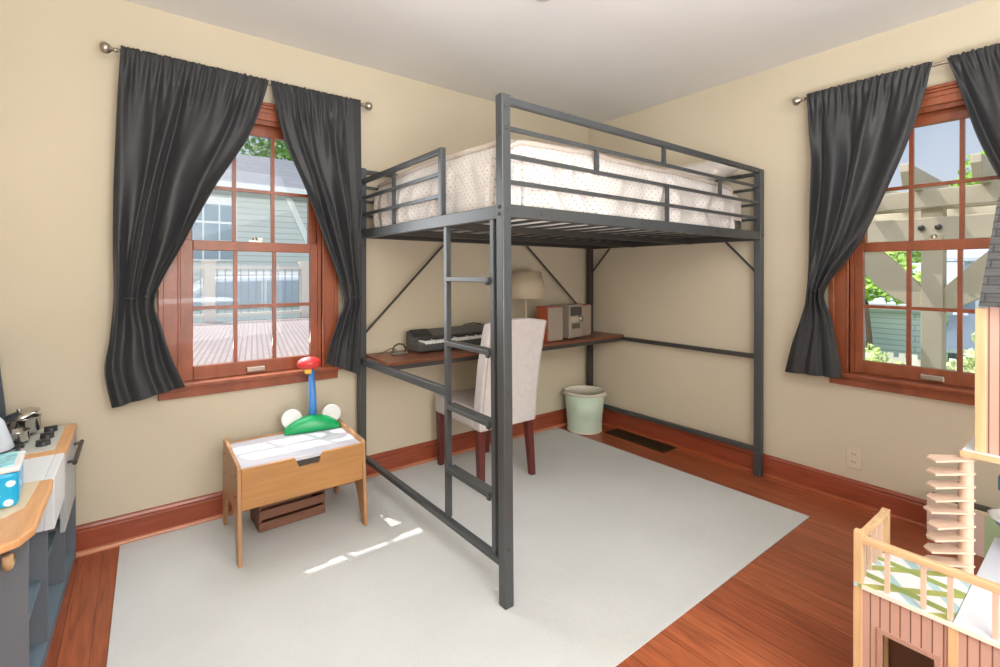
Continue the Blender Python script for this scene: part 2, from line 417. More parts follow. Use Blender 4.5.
# ------------------------------------------------------------------ loft bed
bed = empty('loft_bed', (-2.01, -1.422, 0), label='grey metal loft bed with guard rails, ladder and a built-in desk', cat='bed')
def bl(o): # parts are written in world coordinates; bring them under the empty
    o.parent = bed; o.matrix_parent_inverse = Matrix.Translation((2.01, 1.422, 0)); return o
xa, xb, ya, yb = -2.01, -.03, -1.422, -.044
P = .041
for (x, y, z1) in ((xa, ya, 1.882), (xb-P, ya, 1.872), (xa, yb-P, 1.855), (xb-P, yb-P, 1.855)):
    zf = .0065 if x < -1 else .0005
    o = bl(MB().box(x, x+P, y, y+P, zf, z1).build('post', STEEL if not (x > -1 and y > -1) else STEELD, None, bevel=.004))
    MB().box(x+.002, x+P-.002, y+.002, y+P-.002, zf-.0003, zf+.02).build('foot_cap', STEELD, o).matrix_parent_inverse = Matrix()
# side frame rails
bl(MB().box(xa+P, xb-P, ya+.006, ya+.032, 1.445, 1.492).build('long_side_rail', STEEL, None, bevel=.003))
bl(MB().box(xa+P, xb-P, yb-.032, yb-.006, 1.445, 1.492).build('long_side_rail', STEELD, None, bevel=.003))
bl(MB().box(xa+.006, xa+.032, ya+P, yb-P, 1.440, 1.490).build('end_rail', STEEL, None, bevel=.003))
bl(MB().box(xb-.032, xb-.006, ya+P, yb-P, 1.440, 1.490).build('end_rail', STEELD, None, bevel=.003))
# slats and supports below the mattress
for i in range(14):
    x = xa+.12+i*(xb-xa-.24)/13
    bl(MB().box(x-.021, x+.021, ya+.032, yb-.032, 1.4752, 1.481).build('slat', STEEL, None))
for y in (ya+.46, ya+.92):
    bl(MB().box(xa+.032, xb-.032, y-.014, y+.014, 1.436, 1.466).build('support_bar', STEELD, None))
# front guard rail
g = bl(MB().box(xa+P, xb-P, ya+.008, ya+.030, 1.848, 1.876).build('front_guard_rail', STEEL, None, bevel=.003))
def sub(m, name, par, mt=STEEL, **k):
    o = m.build(name, mt, par, **k); return o
for z in (1.765, 1.667, 1.573): sub(MB().box(xa+P, xb-P, ya+.012, ya+.026, z-.008, z+.008), 'rail_bar', g, bevel=.002)
for x, z0, z1 in ((-1.491, 1.667, 1.765), (-1.013, 1.765, 1.848), (-.987, 1.492, 1.667), (-.5, 1.667, 1.765)):
    sub(MB().box(x-.008, x+.008, ya+.011, ya+.027, z0, z1), 'upright', g)
# rear guard rail on the wall side
g = bl(MB().box(xa+P, xb-P, yb-.030, yb-.010, 1.825, 1.849).build('rear_guard_rail', STEEL, None, bevel=.003))
for z in (1.745, 1.66, 1.575): sub(MB().box(xa+P, xb-P, yb-.026, yb-.012, z-.008, z+.008), 'rail_bar', g)
# left end guard with the ladder gap
g = bl(MB().box(xa+.008, xa+.032, -.962, yb-P, 1.762, 1.786).build('end_guard_rail', STEEL, None, bevel=.003))
sub(MB().box(xa+.007, xa+.033, -.968, -.942, 1.49, 1.787), 'end_upright', g, bevel=.003)
for z in (1.676, 1.580): sub(MB().box(xa+.012, xa+.028, -.944, yb-P, z-.008, z+.008), 'rail_bar', g)
sub(MB().box(xa+.012, xa+.028, -.478, -.462, 1.49, 1.764), 'upright', g)
# right end guard near the wall
g = bl(MB().box(xb-.032, xb-.010, ya+P, yb-P, 1.835, 1.858).build('head_guard_rail', STEEL, None, bevel=.003))
for z in (1.755, 1.66, 1.57): sub(MB().box(xb-.026, xb-.012, ya+P, yb-P, z-.008, z+.008), 'rail_bar', g)
# lower rails and desk rails
bl(MB().box(xa+.006, xa+.034, ya+P, yb-P, .146, .172).build('bottom_rail', STEEL, None, bevel=.002))
bl(MB().box(xb-.034, xb-.006, ya+P, yb-P, .146, .172).build('bottom_rail', STEEL, None, bevel=.002))
bl(MB().box(xa+.006, xa+.034, -1.0, yb-P, .700, .737).build('desk_rail', STEEL, None, bevel=.002))
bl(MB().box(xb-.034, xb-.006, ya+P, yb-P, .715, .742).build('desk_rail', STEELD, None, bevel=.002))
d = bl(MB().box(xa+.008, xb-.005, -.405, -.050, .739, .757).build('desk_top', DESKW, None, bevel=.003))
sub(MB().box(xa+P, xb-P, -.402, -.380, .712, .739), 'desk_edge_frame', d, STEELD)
# ladder
lad = bl(MB().box(xa+.009, xa+.033, -1.008, -.984, .172, 1.442).build('ladder', STEEL, None, bevel=.002))
lad['label'] = 'grey steel ladder with four rungs'
sub(MB().box(xa+.009, xa+.033, -1.352, -1.328, .172, 1.442), 'stile', lad, bevel=.002)
for z in (1.212, .934, .661, .389):
    ru = sub(MB().box(xa-.004, xa+.046, -1.326, -1.010, z-.010, z+.010), 'rung', lad, bevel=.003)
    sub(MB().lathe([(.008, 0), (.008, .012), (.004, .014)], (xa+.006, -1.322, z-.014), 10, axis='y'), 'bolt', ru, STEELD)
# diagonal braces
for p, qq in (((-1.985, -.07, .87), (-1.43, -.07, 1.44)), ((-.735, -.07, 1.44), (-.075, -.07, .868)), ((-.05, -.27, 1.44), (-.05, -.075, 1.235)), ((-.05, -1.20, 1.44), (-.05, -1.395, 1.235))):
    up = (0, 1, 0) if abs(p[0]-qq[0]) > .1 else (1, 0, 0)
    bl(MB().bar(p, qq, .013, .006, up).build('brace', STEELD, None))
# bolts
for (x, y, z, ax) in ((xa+.02, ya, 1.84, 'y'), (xa+.02, ya, 1.76, 'y'), (xa+.02, ya, 1.47, 'y'), (xa+.02, ya, .22, 'y'), (xa+.02, ya, .80, 'y'), (xa+.19, ya+.006, 1.468, 'y'), (-1.2, ya+.006, 1.468, 'y'), (-.55, ya+.006, 1.468, 'y'),
                      (xa, ya+.02, 1.48, 'x'), (xa, ya+.02, 1.455, 'x'), (xa, ya+.02, 1.74, 'x'), (xb-.02, ya, 1.78, 'y'), (xb-.02, ya, 1.47, 'y'), (xa+.006, -.53, 1.466, 'x')):
    s = -1
    bl(MB().lathe([(.007, 0), (.007, s*.003), (.003, s*.005)], (x, y, z), 10, axis=ax).build('bolt', STEELD, None))
bl(MB().box(xa-.004, xa+.03, yb-.06, yb-.02, 1.40, 1.46).build('corner_bracket', STEELD, None, bevel=.003))

# the old frame stands slightly out of square: skew its corners
def warp(o):
    for v in o.data.vertices:
        x, y, z = v.co
        u = (x-xa)/(xb-xa); w_ = (y-ya)/(yb-ya)
        ex = (1-u)*max(0, w_)**3*-.033+(1-u)*(1-w_)*(-.012*z/1.88+.001); ey = u*(1-w_)*-.030+(1-u)*w_*.010+(1-u)*(1-w_)*.010*z/1.88
        v.co.z = z+max(0, (z-1.46)/.42)*.016*(1-u)*(1-w_)
        v.co.x = x+ex; v.co.y = y+ey
done = set()
def walk(o):
    for c_ in o.children:
        if c_.type == 'MESH' and c_.data.name not in done and not c_.name.startswith('desk_top'): done.add(c_.data.name); warp(c_)
        walk(c_)
walk(bed)

# ------------------------------------------------------------------ mattress, quilt, pillows
def drape(cx, cy, hx, hy, r, z0, z1, ex0, ex1, ey0, ey1, amp, seed, crown=.05):
    """height-field cloth over a box: u,v span extended rectangle, beyond the rim it bends down"""
    def f(u, v):
        X = -hx-ex0+(2*hx+ex0+ex1)*u; Y = -hy-ey0+(2*hy+ey0+ey1)*v
        ix, iy = max(-hx+r, min(hx-r, X)), max(-hy+r, min(hy-r, Y))
        dx, dy = X-ix, Y-iy; d = math.hypot(dx, dy)
        top = z1+crown*(1-(ix/hx)**4)*(1-(iy/hy)**2)-crown*.4
        n1 = noise.noise(Vector((X*2.2+seed, Y*2.2, 0)))+.5*noise.noise(Vector((X*6+seed, Y*6, 3)))
        if d < 1e-6: return (cx+ix, cy+iy, top+amp*n1)
        ux, uy = dx/d, dy/d
        if d < r*pi/2: h, dn = r*sin(d/r), r*(1-cos(d/r))
        else: h, dn = r, r+(d-r*pi/2)
        fold = 1.1*amp*sin(26*(X*abs(uy)+Y*abs(ux))+seed+6*n1)*min(1, max(0, dn/.08-.6))
        h += fold+amp*.5*n1
        return (cx+ix+ux*h, cy+iy+uy*h, max(z0, top-dn+amp*n1*.5))
    return f
mx0, mx1, my0, my1 = -1.955, -.075, -1.372, -.094
m = MB(); f = drape((mx0+mx1)/2, (my0+my1)/2, (mx1-mx0)/2-.012, (my1-my0)/2-.012, .05, 1.483, 1.735, .15, .15, .15, .15, .003, 5, .01)
m.grid(f, 60, 44)
m.box(mx0+.03, mx1-.03, my0+.03, my1-.03, 1.4825, 1.56)
mt = m.build('mattress', SHEET, None, smooth=True, normals=False)
tag(mt, 'white-sheeted mattress on the loft bed frame, mostly under the quilt', 'mattress')
qx0, qx1 = -1.972, -.20
f = drape((qx0+qx1)/2, (my0+my1)/2, (qx1-qx0)/2, (my1-my0)/2+.009, .10, 1.486, 1.792, .245, 0, .27, .20, .014, 2, .075)
qw, qh = (qx1-qx0)+.245, (my1-my0)+.47
ql = MB().grid(f, 190, 150, lambda u, v: (u*qw, v*qh)).build('quilt', QUILT, None, smooth=True, solid=.006, normals=False)
tag(ql, 'white eyelet-dotted quilt spread over the loft bed mattress', 'quilt')
# rope piping along the top rim of the quilt
pts = []
for k in range(61):
    u = 1-(1-.12)*k/60; p = Vector(f(u, .165)); pts.append(p+Vector((0, -.007, .007)))
for k in range(1, 40):
    v = .17+.68*k/39; p = Vector(f(.13, v)); pts.append(p+Vector((-.007, 0, .007)))
MB().tube(pts, .012, 8).build('piping', PIPE, ql, smooth=True)
# small corners of sheet poking below the frame
def pillow(loc, rot, sx, sy, sz, label, mt_, seed):
    bm = bmesh.new(); m = MB(); m.bm.free(); m.bm = bm
    def top(sgn):
        def g(u, v):
            a, b = 2*u-1, 2*v-1
            e = (max(0, 1-abs(a)**2.6)*max(0, 1-abs(b)**2.6))**.42
            k = 1-.06*(abs(a*b))**.5*0
            n = noise.noise(Vector((a*2+seed, b*2, sgn)))
            return (a*sx*(1-.08*(b*b)*(1-abs(a))), b*sy*(1-.08*(a*a)*(1-abs(b))), sgn*sz*e*(1+.12*n))
        return g
    m.grid(top(1), 28, 28); m.grid(top(-1), 28, 28)
    bmesh.ops.remove_doubles(m.bm, verts=m.bm.verts[:], dist=.0008)
    o = m.build('pillow', mt_, None, smooth=True); o.location = loc; o.rotation_euler = rot
    return tag(o, label, 'pillow')
pillow((-.245, -1.02, 1.868), (0, R(-14), 0), .165, .33, .075, 'white pillow on the loft bed at its head end by the right wall', SHEET, 1)

# ------------------------------------------------------------------ desk items
DZ = .7575
# keyboard
kb = empty('electronic_keyboard', (-1.337, -.122, DZ), R(4), label='black electronic keyboard with white keys on the desk under the bed', cat='keyboard')
m = MB(); W = .405
kb.scale = (1, .86, 1.08)
prof = [(-.115, .012), (-.115, .046), (-.105, .052), (-.01, .058), (.0, .075), (.085, .112), (.085, .012), (.07, .004), (-.1, .004)]
m.prism(prof, 'x', -W, W); m.build('body', DGREYP, kb, bevel=.006)
m = MB(); m.prism([(.006, .0785), (.083, .1135), (.083, .110), (.006, .075)], 'x', -W+.16, W-.16).build('control_panel', mat('panel_grey', (96, 94, 92), .4), kb)
m = MB(); 
for k in range(26): m.box(-W+.05+k*.029, -W+.068+k*.029, -.008, .004, .060, .072)
m.build('button_row', BLACKP, kb)
for s in (-1, 1):
    MB().prism([(.004, .0778), (.08, .1128), (.08, .116), (.004, .081)], 'x', s*W-s*.02 if s > 0 else -W+.02, W-.15 if s > 0 else -W+.15).build('speaker_grille', BLACKP, kb)
wk0 = MB().box(-.0105, .0105, -.112, -.014, .048, .0635).build('white_key', WHITEP, kb, bevel=.0015)
bk0 = MB().box(-.006, .006, -.075, -.014, .0635, .073).build('black_key', BLACKP, kb, bevel=.0015)
NK = 30; st = (2*W-.07)/NK
for i in range(NK):
    o = wk0 if i == 0 else inst(wk0, 'white_key', kb); o.location = (-W+.035+st*(i+.5), 0, 0)
first = True
for i in range(NK-1):
    if i % 7 in (0, 1, 3, 4, 5):
        o = bk0 if first else inst(bk0, 'black_key', kb); first = False; o.location = (-W+.035+st*(i+1), 0, 0)
MB().tube([(.02, .09, .092), (.06, .10, .118), (.14, .098, .124), (.2, .09, .114)], .004, 6).build('music_rest', BLACKP, kb)
# cable adapter
ca = empty('power_adapter', (-1.845, -.18, DZ), label='small black cable loop with flat plug on the left end of the desk', cat='cable')
MB().box(-.045, .05, -.025, .02, .0005, .012).build('plug', mat('adapter_grey', (120, 112, 104), .5), ca, bevel=.003)
MB().tube([(-.035, 0, .008), (-.036, 0, .03), (-.026, 0, .05), (.0, 0, .062), (.03, 0, .056), (.045, 0, .036), (.046, 0, .006)], .005, 8).build('cable', BLACKP, ca, smooth=True)
wi = MB().tube([(-1.98, -.16, DZ+.004), (-1.93, -.13, DZ+.006), (-1.86, -.085, DZ+.02), (-1.83, -.06, DZ+.02), (-1.80, -.055, DZ+.004)], .003, 6).build('loose_wire', mat('wire_brown', (120, 96, 76), .5), None, smooth=True)
tag(wi, 'thin brown wire lying on the desk corner beside the bed post', 'wire')
# stereo
SILV = mat('silver_plastic', (172, 162, 148), .35, metal=.4)
GRIL = mat('speaker_cloth', (156, 142, 128), .8, bump=.3, bscale=400)
CHER = wood('cherry_side', (168, 78, 48), 2, .35, .12)
def speaker(loc, rz, w_, dp, h_, label):
    r = empty('bookshelf_speaker', loc, rz, label=label, cat='speaker', group='speakers of the desk stereo')
    MB().box(-w_, w_, -dp, dp, 0, h_).build('cabinet', CHER, r, bevel=.003)
    MB().box(-w_+.004, w_-.004, -dp-.012, -dp, .006, h_-.006).build('grille', GRIL, r, bevel=.004)
    return r
speaker((-.728, -.288, DZ), R(2), .075, .055, .245, 'wooden-sided stereo speaker beside the chair, left of the silver stereo')
cu = empty('stereo_unit', (-.515, -.245, DZ), R(9), label='silver compact stereo between two speakers on the desk', cat='stereo')
MB().box(-.083, .083, -.09, .09, .008, .248).build('case', SILV, cu, bevel=.004)
MB().box(-.07, .07, -.094, -.089, .17, .235).build('display', mat('display_glass', (70, 66, 60), .2), cu)
MB().box(-.05, .05, -.094, -.089, .075, .112).build('cassette_door', mat('smoked_plastic', (98, 88, 78), .25), cu, bevel=.002)
MB().box(-.06, .06, -.093, -.089, .125, .16).build('control_strip', mat('light_silver', (196, 188, 176), .3, metal=.4), cu)
MB().lathe([(.022, 0), (.022, -.012), (.019, -.018)], (.05, -.09, .145), 18, axis='y').build('volume_knob', CHROME, cu, smooth=True)
for x in (-.06, .06):
    for y in (-.07, .07): MB().lathe([(.012, 0), (.012, .009)], (x, y, 0), 12).build('foot', BLACKP, cu)
speaker((-.345, -.205, DZ), R(9), .066, .07, .240, 'stereo speaker nearest the wall corner, right of the silver stereo')
# lamp
LX, LY = -.835, -.18
lp = empty('table_lamp', (LX-.02, LY, DZ), label='table lamp with plain cream shade behind the chair on the desk', cat='lamp')
sh = MB()
for (r1, z1, r2, z2, n) in ((.155, .305, .112, .492, 40),):
    rg = [[sh.bm.verts.new((r*cos(2*pi*k/n), r*sin(2*pi*k/n)*.93, z)) for k in range(n)] for r, z in ((r1, z1), (r2, z2))]
    for k in range(n): sh.bm.faces.new((rg[0][k], rg[0][(k+1) % n], rg[1][(k+1) % n], rg[1][k]))
sh.build('lamp_shade', mat('cream_shade', (192, 176, 150), .8), lp, smooth=True, solid=.003)
MB().lathe([(.042, 0), (.042, .012), (.02, .022), (.012, .05), (.012, .32), (.01, .418)], (0, 0, 0), 20).build('stem', mat('lamp_stem_beige', (186, 166, 138), .5), lp, smooth=True)
mm = MB()
for a in range(3): mm.tube([(0, 0, .413), (.115*cos(a*2.094), .107*sin(a*2.094), .476)], .0025, 6)
mm.build('shade_spider', NICKEL, lp)

# ------------------------------------------------------------------ parsons chair
ch = empty('parsons_chair', (-1.342, -.355, .0065), label='cream upholstered high-back dining chair pushed under the desk', cat='chair')
cw = .208
MB().box(-cw, cw, -.185, .272, .335, .452).build('seat', UPH, ch, bevel=.022)
m = MB()
zs = [(-.25, -.170, .335), (-.268, -.183, .52), (-.298, -.215, .72), (-.338, -.262, .90)]
def backf():
    m = MB(); cols = []
    N = 12
    for side in (0, 1):
        rows = []
        for (y0, y1, z) in zs:
            wd = cw*(1+.02*(z-.335))
            rows.append([m.bm.verts.new((-wd+2*wd*k/N, (y0, y1)[side], z)) for k in range(N+1)])
        # arched top
        y0, y1, z = -.352, -.285, .952
        wd = cw*1.02
        rows.append([m.bm.verts.new((-wd+2*wd*k/N, (y0, y1)[side], z+.022*cos(pi*(k/N-.5))-.0)) for k in range(N+1)])
        cols.append(rows)
    for s in (0, 1):
        for j in range(len(zs)):
            for k in range(N): m.bm.faces.new((cols[s][j][k], cols[s][j][k+1], cols[s][j+1][k+1], cols[s][j+1][k]))
    for j in range(len(zs)):
        for k in (0, N): m.bm.faces.new((cols[0][j][k], cols[1][j][k], cols[1][j+1][k], cols[0][j+1][k]))
    for k in range(N):
        m.bm.faces.new((cols[0][0][k], cols[0][0][k+1], cols[1][0][k+1], cols[1][0][k])); m.bm.faces.new((cols[0][-1][k], cols[0][-1][k+1], cols[1][-1][k+1], cols[1][-1][k]))
    return m
bk = backf().build('backrest', UPH, ch, bevel=.014)
for s in (-1, 1):
    tr = MB(); tr.tube([(s*(cw-.012), y-.001, z) for y, z in ((-.25, .345), (-.268, .52), (-.298, .72), (-.338, .90), (-.350, .945))], .004, 6)
    tr.build('nailhead_piping', mat('piping_taupe', (178, 168, 160), .7), bk)
for sx in (-1, 1):
    # front straight tapered, rear splayed
    m = MB(); 
    def leg(p, qv, a, b):
        m = MB(); p, qv = Vector(p), Vector(qv)
        vs = [m.bm.verts.new((c.x+i*h, c.y+j*h, c.z)) for c, h in ((p, a), (qv, b)) for i, j in ((-1, -1), (1, -1), (1, 1), (-1, 1))]
        for ff in ((3, 2, 1, 0), (4, 5, 6, 7), (0, 1, 5, 4), (1, 2, 6, 5), (2, 3, 7, 6), (3, 0, 4, 7)): m.bm.faces.new([vs[i] for i in ff])
        return m
    leg((sx*.18, .235, .34), (sx*.178, .235, .0005), .023, .017).build('leg', MAHOG, ch, bevel=.002)
    leg((sx*.18, -.205, .34), (sx*.190, -.232, .0005), .023, .017).build('leg', MAHOG, ch, bevel=.002)

# ------------------------------------------------------------------ bucket, vent, outlet, ceiling fixture
bu = empty('bucket', (-.258, -.196, .0005), label='mint green metal bucket on the floor in the room corner', cat='bucket')
m = MB()
def bin_(u, v):
    a = 2*pi*u; r = .138+.024*v; r *= 1+.018*sin(36*a/ (2*pi)*2*pi/ (2*pi))*0
    return (r*cos(a), r*sin(a), .012+.300*v)
m.lathe([(.128, 0), (.14, .002), (.141, .014), (.140, .02), (.150, .14), (.152, .145), (.161, .300), (.155, .300), (.134, .02), (.001, .018)], (0, 0, 0), 48)
m.build('body', MINT, bu, smooth=True)
MB().lathe([(.160, .290), (.168, .296), (.170, .306), (.166, .314), (.158, .314), (.154, .306), (.156, .296)], (0, 0, 0), 48).build('rim', CREAM, bu, smooth=True)
MB().lathe([(.139, .0), (.144, .004), (.143, .016), (.139, .018)], (0, 0, 0), 48).build('base_band', CREAM, bu, smooth=True)
for s in (-1, 1):
    MB().ball((s*.118, -s*.115, .285), .016, 1, 1, 1.2, 10).build('handle_lug', CREAM, bu)
hp = [(.122*cos(t)*1.02*1-.0, -.118*cos(t)-.0, .0) for t in (0,)]
pts = []
for k in range(25):
    t = pi*k/24; a = Vector((.122, -.119, 0))*cos(t); b_ = Vector((-.112, -.112, .0))*sin(t)*1.12
    pts.append((a.x+b_.x, a.y+b_.y, .29+.018*sin(t)))
MB().tube(pts, .004, 8).build('handle', CREAM, bu, smooth=True)

ve = empty('floor_register', (-.115, -.605, .0003), label='dark bronze floor vent grille beside the right wall baseboard', cat='vent')
VM = mat('bronze_metal', (74, 58, 38), .5, metal=.5)
MB().box(-.078, .078, -.26, .26, 0, .002).build('backing', mat('vent_black', (26, 20, 16), .8), ve)
m = MB(); m.box(-.078, -.066, -.26, .26, .002, .007); m.box(.066, .078, -.26, .26, .002, .007); m.box(-.066, .066, -.26, -.245, .002, .007); m.box(-.066, .066, .245, .26, .002, .007); m.build('frame', VM, ve)
m = MB(); m.box(-.004, .004, -.245, .245, .002, .006)
for k in range(30): m.box(-.066, .066, -.243+k*.0166, -.236+k*.0166, .002, .006)
m.build('grille', VM, ve)

ou = empty('wall_outlet', (0, -1.905, .243), label='cream double wall outlet above the right baseboard, under the window', cat='outlet')
OUT = mat('outlet_ivory', (214, 200, 176), .4)
MB().box(-.006, -.0005, -.034, .034, -.056, .056).build('cover_plate', OUT, ou, bevel=.002)
for z in (-.021, .021):
    s = MB().box(-.009, -.006, -.016, .016, z-.014, z+.014).build('socket', OUT, ou, bevel=.001)
    MB().box(-.0094, -.0088, -.008, -.005, z-.004, z+.006).box(-.0094, -.0088, .005, .008, z-.004, z+.006).build('slot', BLACKP, s)
fx = MB().lathe([(.05, 0), (.05, -.010), (.036, -.03), (.02, -.038), (.002, -.04)], (-1.645, -1.225, H), 24).build('smoke_detector', mat('fixture_white', (200, 196, 188), .5), None, smooth=True)
tag(fx, 'small pale ceiling fixture at the top edge of the photo', 'ceiling fixture')

bu.scale = (.95, .95, 1.0)
# ------------------------------------------------------------------ activity table
tb = empty('activity_table', (-2.462, -.318, .0065), label='low wooden play table with pale top and oak front panel by the window', cat='table')
tb.scale = (1, 1.07, 1)
def tpanel(x):
    # end panel: solid above, arched cut below leaving two splayed feet (profile in y,z)
    pts = [(-.222, 0), (-.175, 0), (-.158, .05), (-.130, .12), (-.098, .165), (-.05, .19), (.05, .19), (.098, .165), (.130, .12), (.158, .05), (.175, 0), (.222, 0), (.210, .12), (.192, .30), (.186, .415), (.178, .425), (-.178, .425-.015), (-.19, .40), (-.196, .30), (-.212, .12)]
    return MB().prism(pts, 'x', x-.008, x+.008)
for s in (-1, 1):
    e = tpanel(s*.272).build('end_panel', OAKV, tb, bevel=.003)
    for z in (.36, .27):
        for y in (-.15, .15): MB().lathe([(.005, 0), (.005, s*.002), (.002, s*.003)], (s*.280, y, z), 8, axis='x').build('screw_cap', BLACKP, e)
MB().box(-.264, .264, -.178, .176, .376, .394).build('table_top', LAVW, tb, bevel=.002)
m = MB(); # front panel with cut-out finger notch
z0, z1 = .222, .398
pts = [(-.264, z0), (.264, z0), (.264, z1), (.075, z1), (.055, .352), (-.03, .352), (-.05, z1), (-.264, z1)]
m.prism(pts, 'y', -.196, -.180); m.build('front_panel', OAK, tb, bevel=.002)
MB().box(-.05, .07, -.1795, -.1785, .345, .376).build('notch_shade', mat('notch_dark', (70, 64, 60), .7), tb)  # dark sheet stands in for the shade inside the cut-out
MB().box(-.264, .264, .178, .192, .222, .398).build('rear_panel', OAK, tb, bevel=.002)
MB().box(-.264, .264, -.180, .178, .230, .240).build('bin_floor', OAK, tb)
# wooden crate beneath
cr = empty('slatted_crate', (-2.468, -.222, .0065), R(2), label='brown slatted wooden crate under the small play table', cat='crate')
for k, z in enumerate((.006, .062, .118)):
    for y in (-.088, .088):
        MB().box(-.155, .155, y-.006, y+.006, z, z+.042).build('slat', CRATE, cr, bevel=.002)
for s in (-1, 1):
    MB().box(s*.149-.007, s*.149+.007, -.082, .082, .006, .16).build('end_board', CRATE, cr, bevel=.002)
MB().box(-.142, .142, -.082, .082, 0, .008).build('bottom', CRATE, cr)
# toy on table
ty = empty('toy_stand', (-2.332, -.155, .4032), R(-8), label='green toy base with blue post, red cap and two white discs on the table', cat='toy')
GRN = mat('toy_green', (22, 160, 92), .25); BLU = mat('toy_blue', (72, 136, 208), .3); RED = mat('toy_red', (214, 62, 62), .25); YEL = mat('toy_yellow', (240, 186, 60), .3)
m = MB()
def arch(u, v):
    a = 2*u-1; t = pi*v
    h = .058*(1-abs(a)**2.1)+.018
    return (a*.138, -.048*cos(t)*(1-.25*a*a), h*max(0, sin(t))**.6 if 0 < v < 1 else 0)
m.grid(arch, 30, 16); m.build('base', GRN, ty, smooth=True, solid=.004)
MB().box(-.004, .03, .012, .03, .055, .078).build('yellow_clip', YEL, ty, bevel=.003)
for s in (-1, 1):
    MB().lathe([(.044, -.008), (.051, -.004), (.051, .004), (.044, .008)], (s*.100, .012, .066), 28, axis='y').build('white_disc', WHITEP, ty, smooth=False, bevel=.002)
MB().tube([(.005, .015, .06), (.004, .015, .16), (-.004, .015, .335)], [.022, .019, .015], 12).build('post', BLU, ty, smooth=True)
MB().ball((-.014, .010, .352), .062, 1, .8, .56, 20).build('cap', RED, ty, smooth=True)
MB().box(-.038, -.004, -.014, .03, .300, .328).build('collar', YEL, ty, bevel=.004)
MB().tube([(.10, .01, .03), (.135, -.01, .012), (.16, -.06, .004), (.17, -.1, .004)], .003, 6).build('cord', mat('cord_cream', (232, 210, 150), .5), ty)

# ------------------------------------------------------------------ play kitchen
KX, KE = -3.312, -.985
pk = empty('play_kitchen', (KX, KE, 0), label='grey toy kitchen with wooden counters, white sink and small hob at left', cat='play kitchen')
def kp(o): o.parent = pk; o.matrix_parent_inverse = Matrix.Translation((-KX, -KE, 0)); return o
xbk = -3.64
kp(MB().box(xbk, KX, KE, KE+.015, .0005, .565).build('end_panel', KGREY, None, bevel=.002))
kp(MB().box(xbk, -3.288, -.049, -.034, .0005, .565).build('end_panel', KGREY, None, bevel=.002))
for y in (-.665, -.30): kp(MB().box(xbk, KX+.004 if y < -.5 else -3.300, y-.007, y+.007, .0005, .42 if y < -.5 else .284).build('divider', KGREY, None))
kp(MB().prism([(xbk, KE+.015), (KX-.003, KE+.015), (-3.292, -.049), (xbk, -.049)], 'z', .0005, .042).build('bottom_shelf', KBLUE, None))
kp(MB().box(xbk, KX-.012, KE+.015, -.672, .235, .247).build('shelf', KBLUE, None))
kp(MB().box(xbk, KX-.012, -.658, -.307, .235, .247).build('shelf', KBLUE, None))
kp(MB().box(xbk-.012, xbk, KE, -.034, .0005, 1.05).build('back_panel', KGREY, None))
kp(MB().prism([(xbk, .58), (-3.497, .60), (-3.502, .70), (-3.525, .95), (-3.55, 1.05), (xbk, 1.05)], 'y', -.048, -.034).build('hutch_side', mat('hutch_blue_grey', (72, 80, 90), .5), None))
# near counter with clipped front corner
cp = [(xbk, -.722), (xbk, -1.165), (-3.345, -1.165), (-3.305, -1.145), (-3.284, -1.09), (-3.284, -.80), (-3.288, -.722)]
kp(MB().prism(cp, 'z', .562, .585).build('counter', KWOOD, None, bevel=.006))
kp(MB().prism([(xbk+.03, -.724), (xbk+.03, -.99), (-3.36, -.985), (-3.325, -.94), (-3.318, -.724)], 'z', .5845, .5862).build('counter_inlay', KWOODP, None))
# sink block with apron front
s = MB(); s.box(xbk, -3.312, -.72, -.452, .572, .584); s.box(-3.312, -3.286, -.72, -.452, .42, .584); s.box(xbk, -3.312, -.72, -.708, .42, .572); s.box(xbk, -3.312, -.464, -.452, .42, .572)
kp(s.build('sink', KWHITE, None, bevel=.003))
# stove section
kp(MB().box(xbk, -3.284, -.45, -.030, .562, .585).build('stove_counter', KWOOD, None, bevel=.004))
hob = kp(MB().box(xbk+.02, -3.318, -.40, -.045, .585, .5885).build('hob_plate', HOBG, None, bevel=.002))
gr = MB()
for yy in (-.31, -.14):
    for k in range(4): gr.bar((-3.60+k*.06, yy-.075, .597), (-3.60+k*.06, yy+.075, .597), .007, .007)
    for k in range(3): gr.bar((-3.61, yy-.07+k*.07, .593), (-3.41, yy-.07+k*.07, .593), .007, .007)
kp(gr.build('burner_grate', BLACKP, None))
for y in (-.32, -.22, -.12):
    kp(MB().lathe([(.021, .5885), (.022, .592), (.016, .604), (.002, .605)], (-3.358, y, 0), 16).box(-3.358-.02, -3.358+.02, y-.005, y+.005, .598, .609).build('stove_knob', BLACKP, None, smooth=False))
od = kp(MB().box(-3.302, -3.287, -.430, -.055, .285, .556).build('oven_door', mat('oven_grey', (176, 180, 182), .4), None, bevel=.002))
hd = MB(); hd.tube([(-3.288, -.36, .52), (-3.264, -.36, .52)], .006, 8); hd.tube([(-3.288, -.12, .52), (-3.264, -.12, .52)], .006, 8); hd.tube([(-3.264, -.385, .52), (-3.264, -.095, .52)], .008, 10)
o = hd.build('oven_handle', mat('handle_bronze', (72, 66, 62), .4, metal=.4), od)
kp(MB().tube([(-3.345, KE-.0005, .475), (-3.345, KE-.034, .468), (-3.345, KE-.040, .50)], .011, 10).build('peg_hook', BIRCH, None, smooth=True))
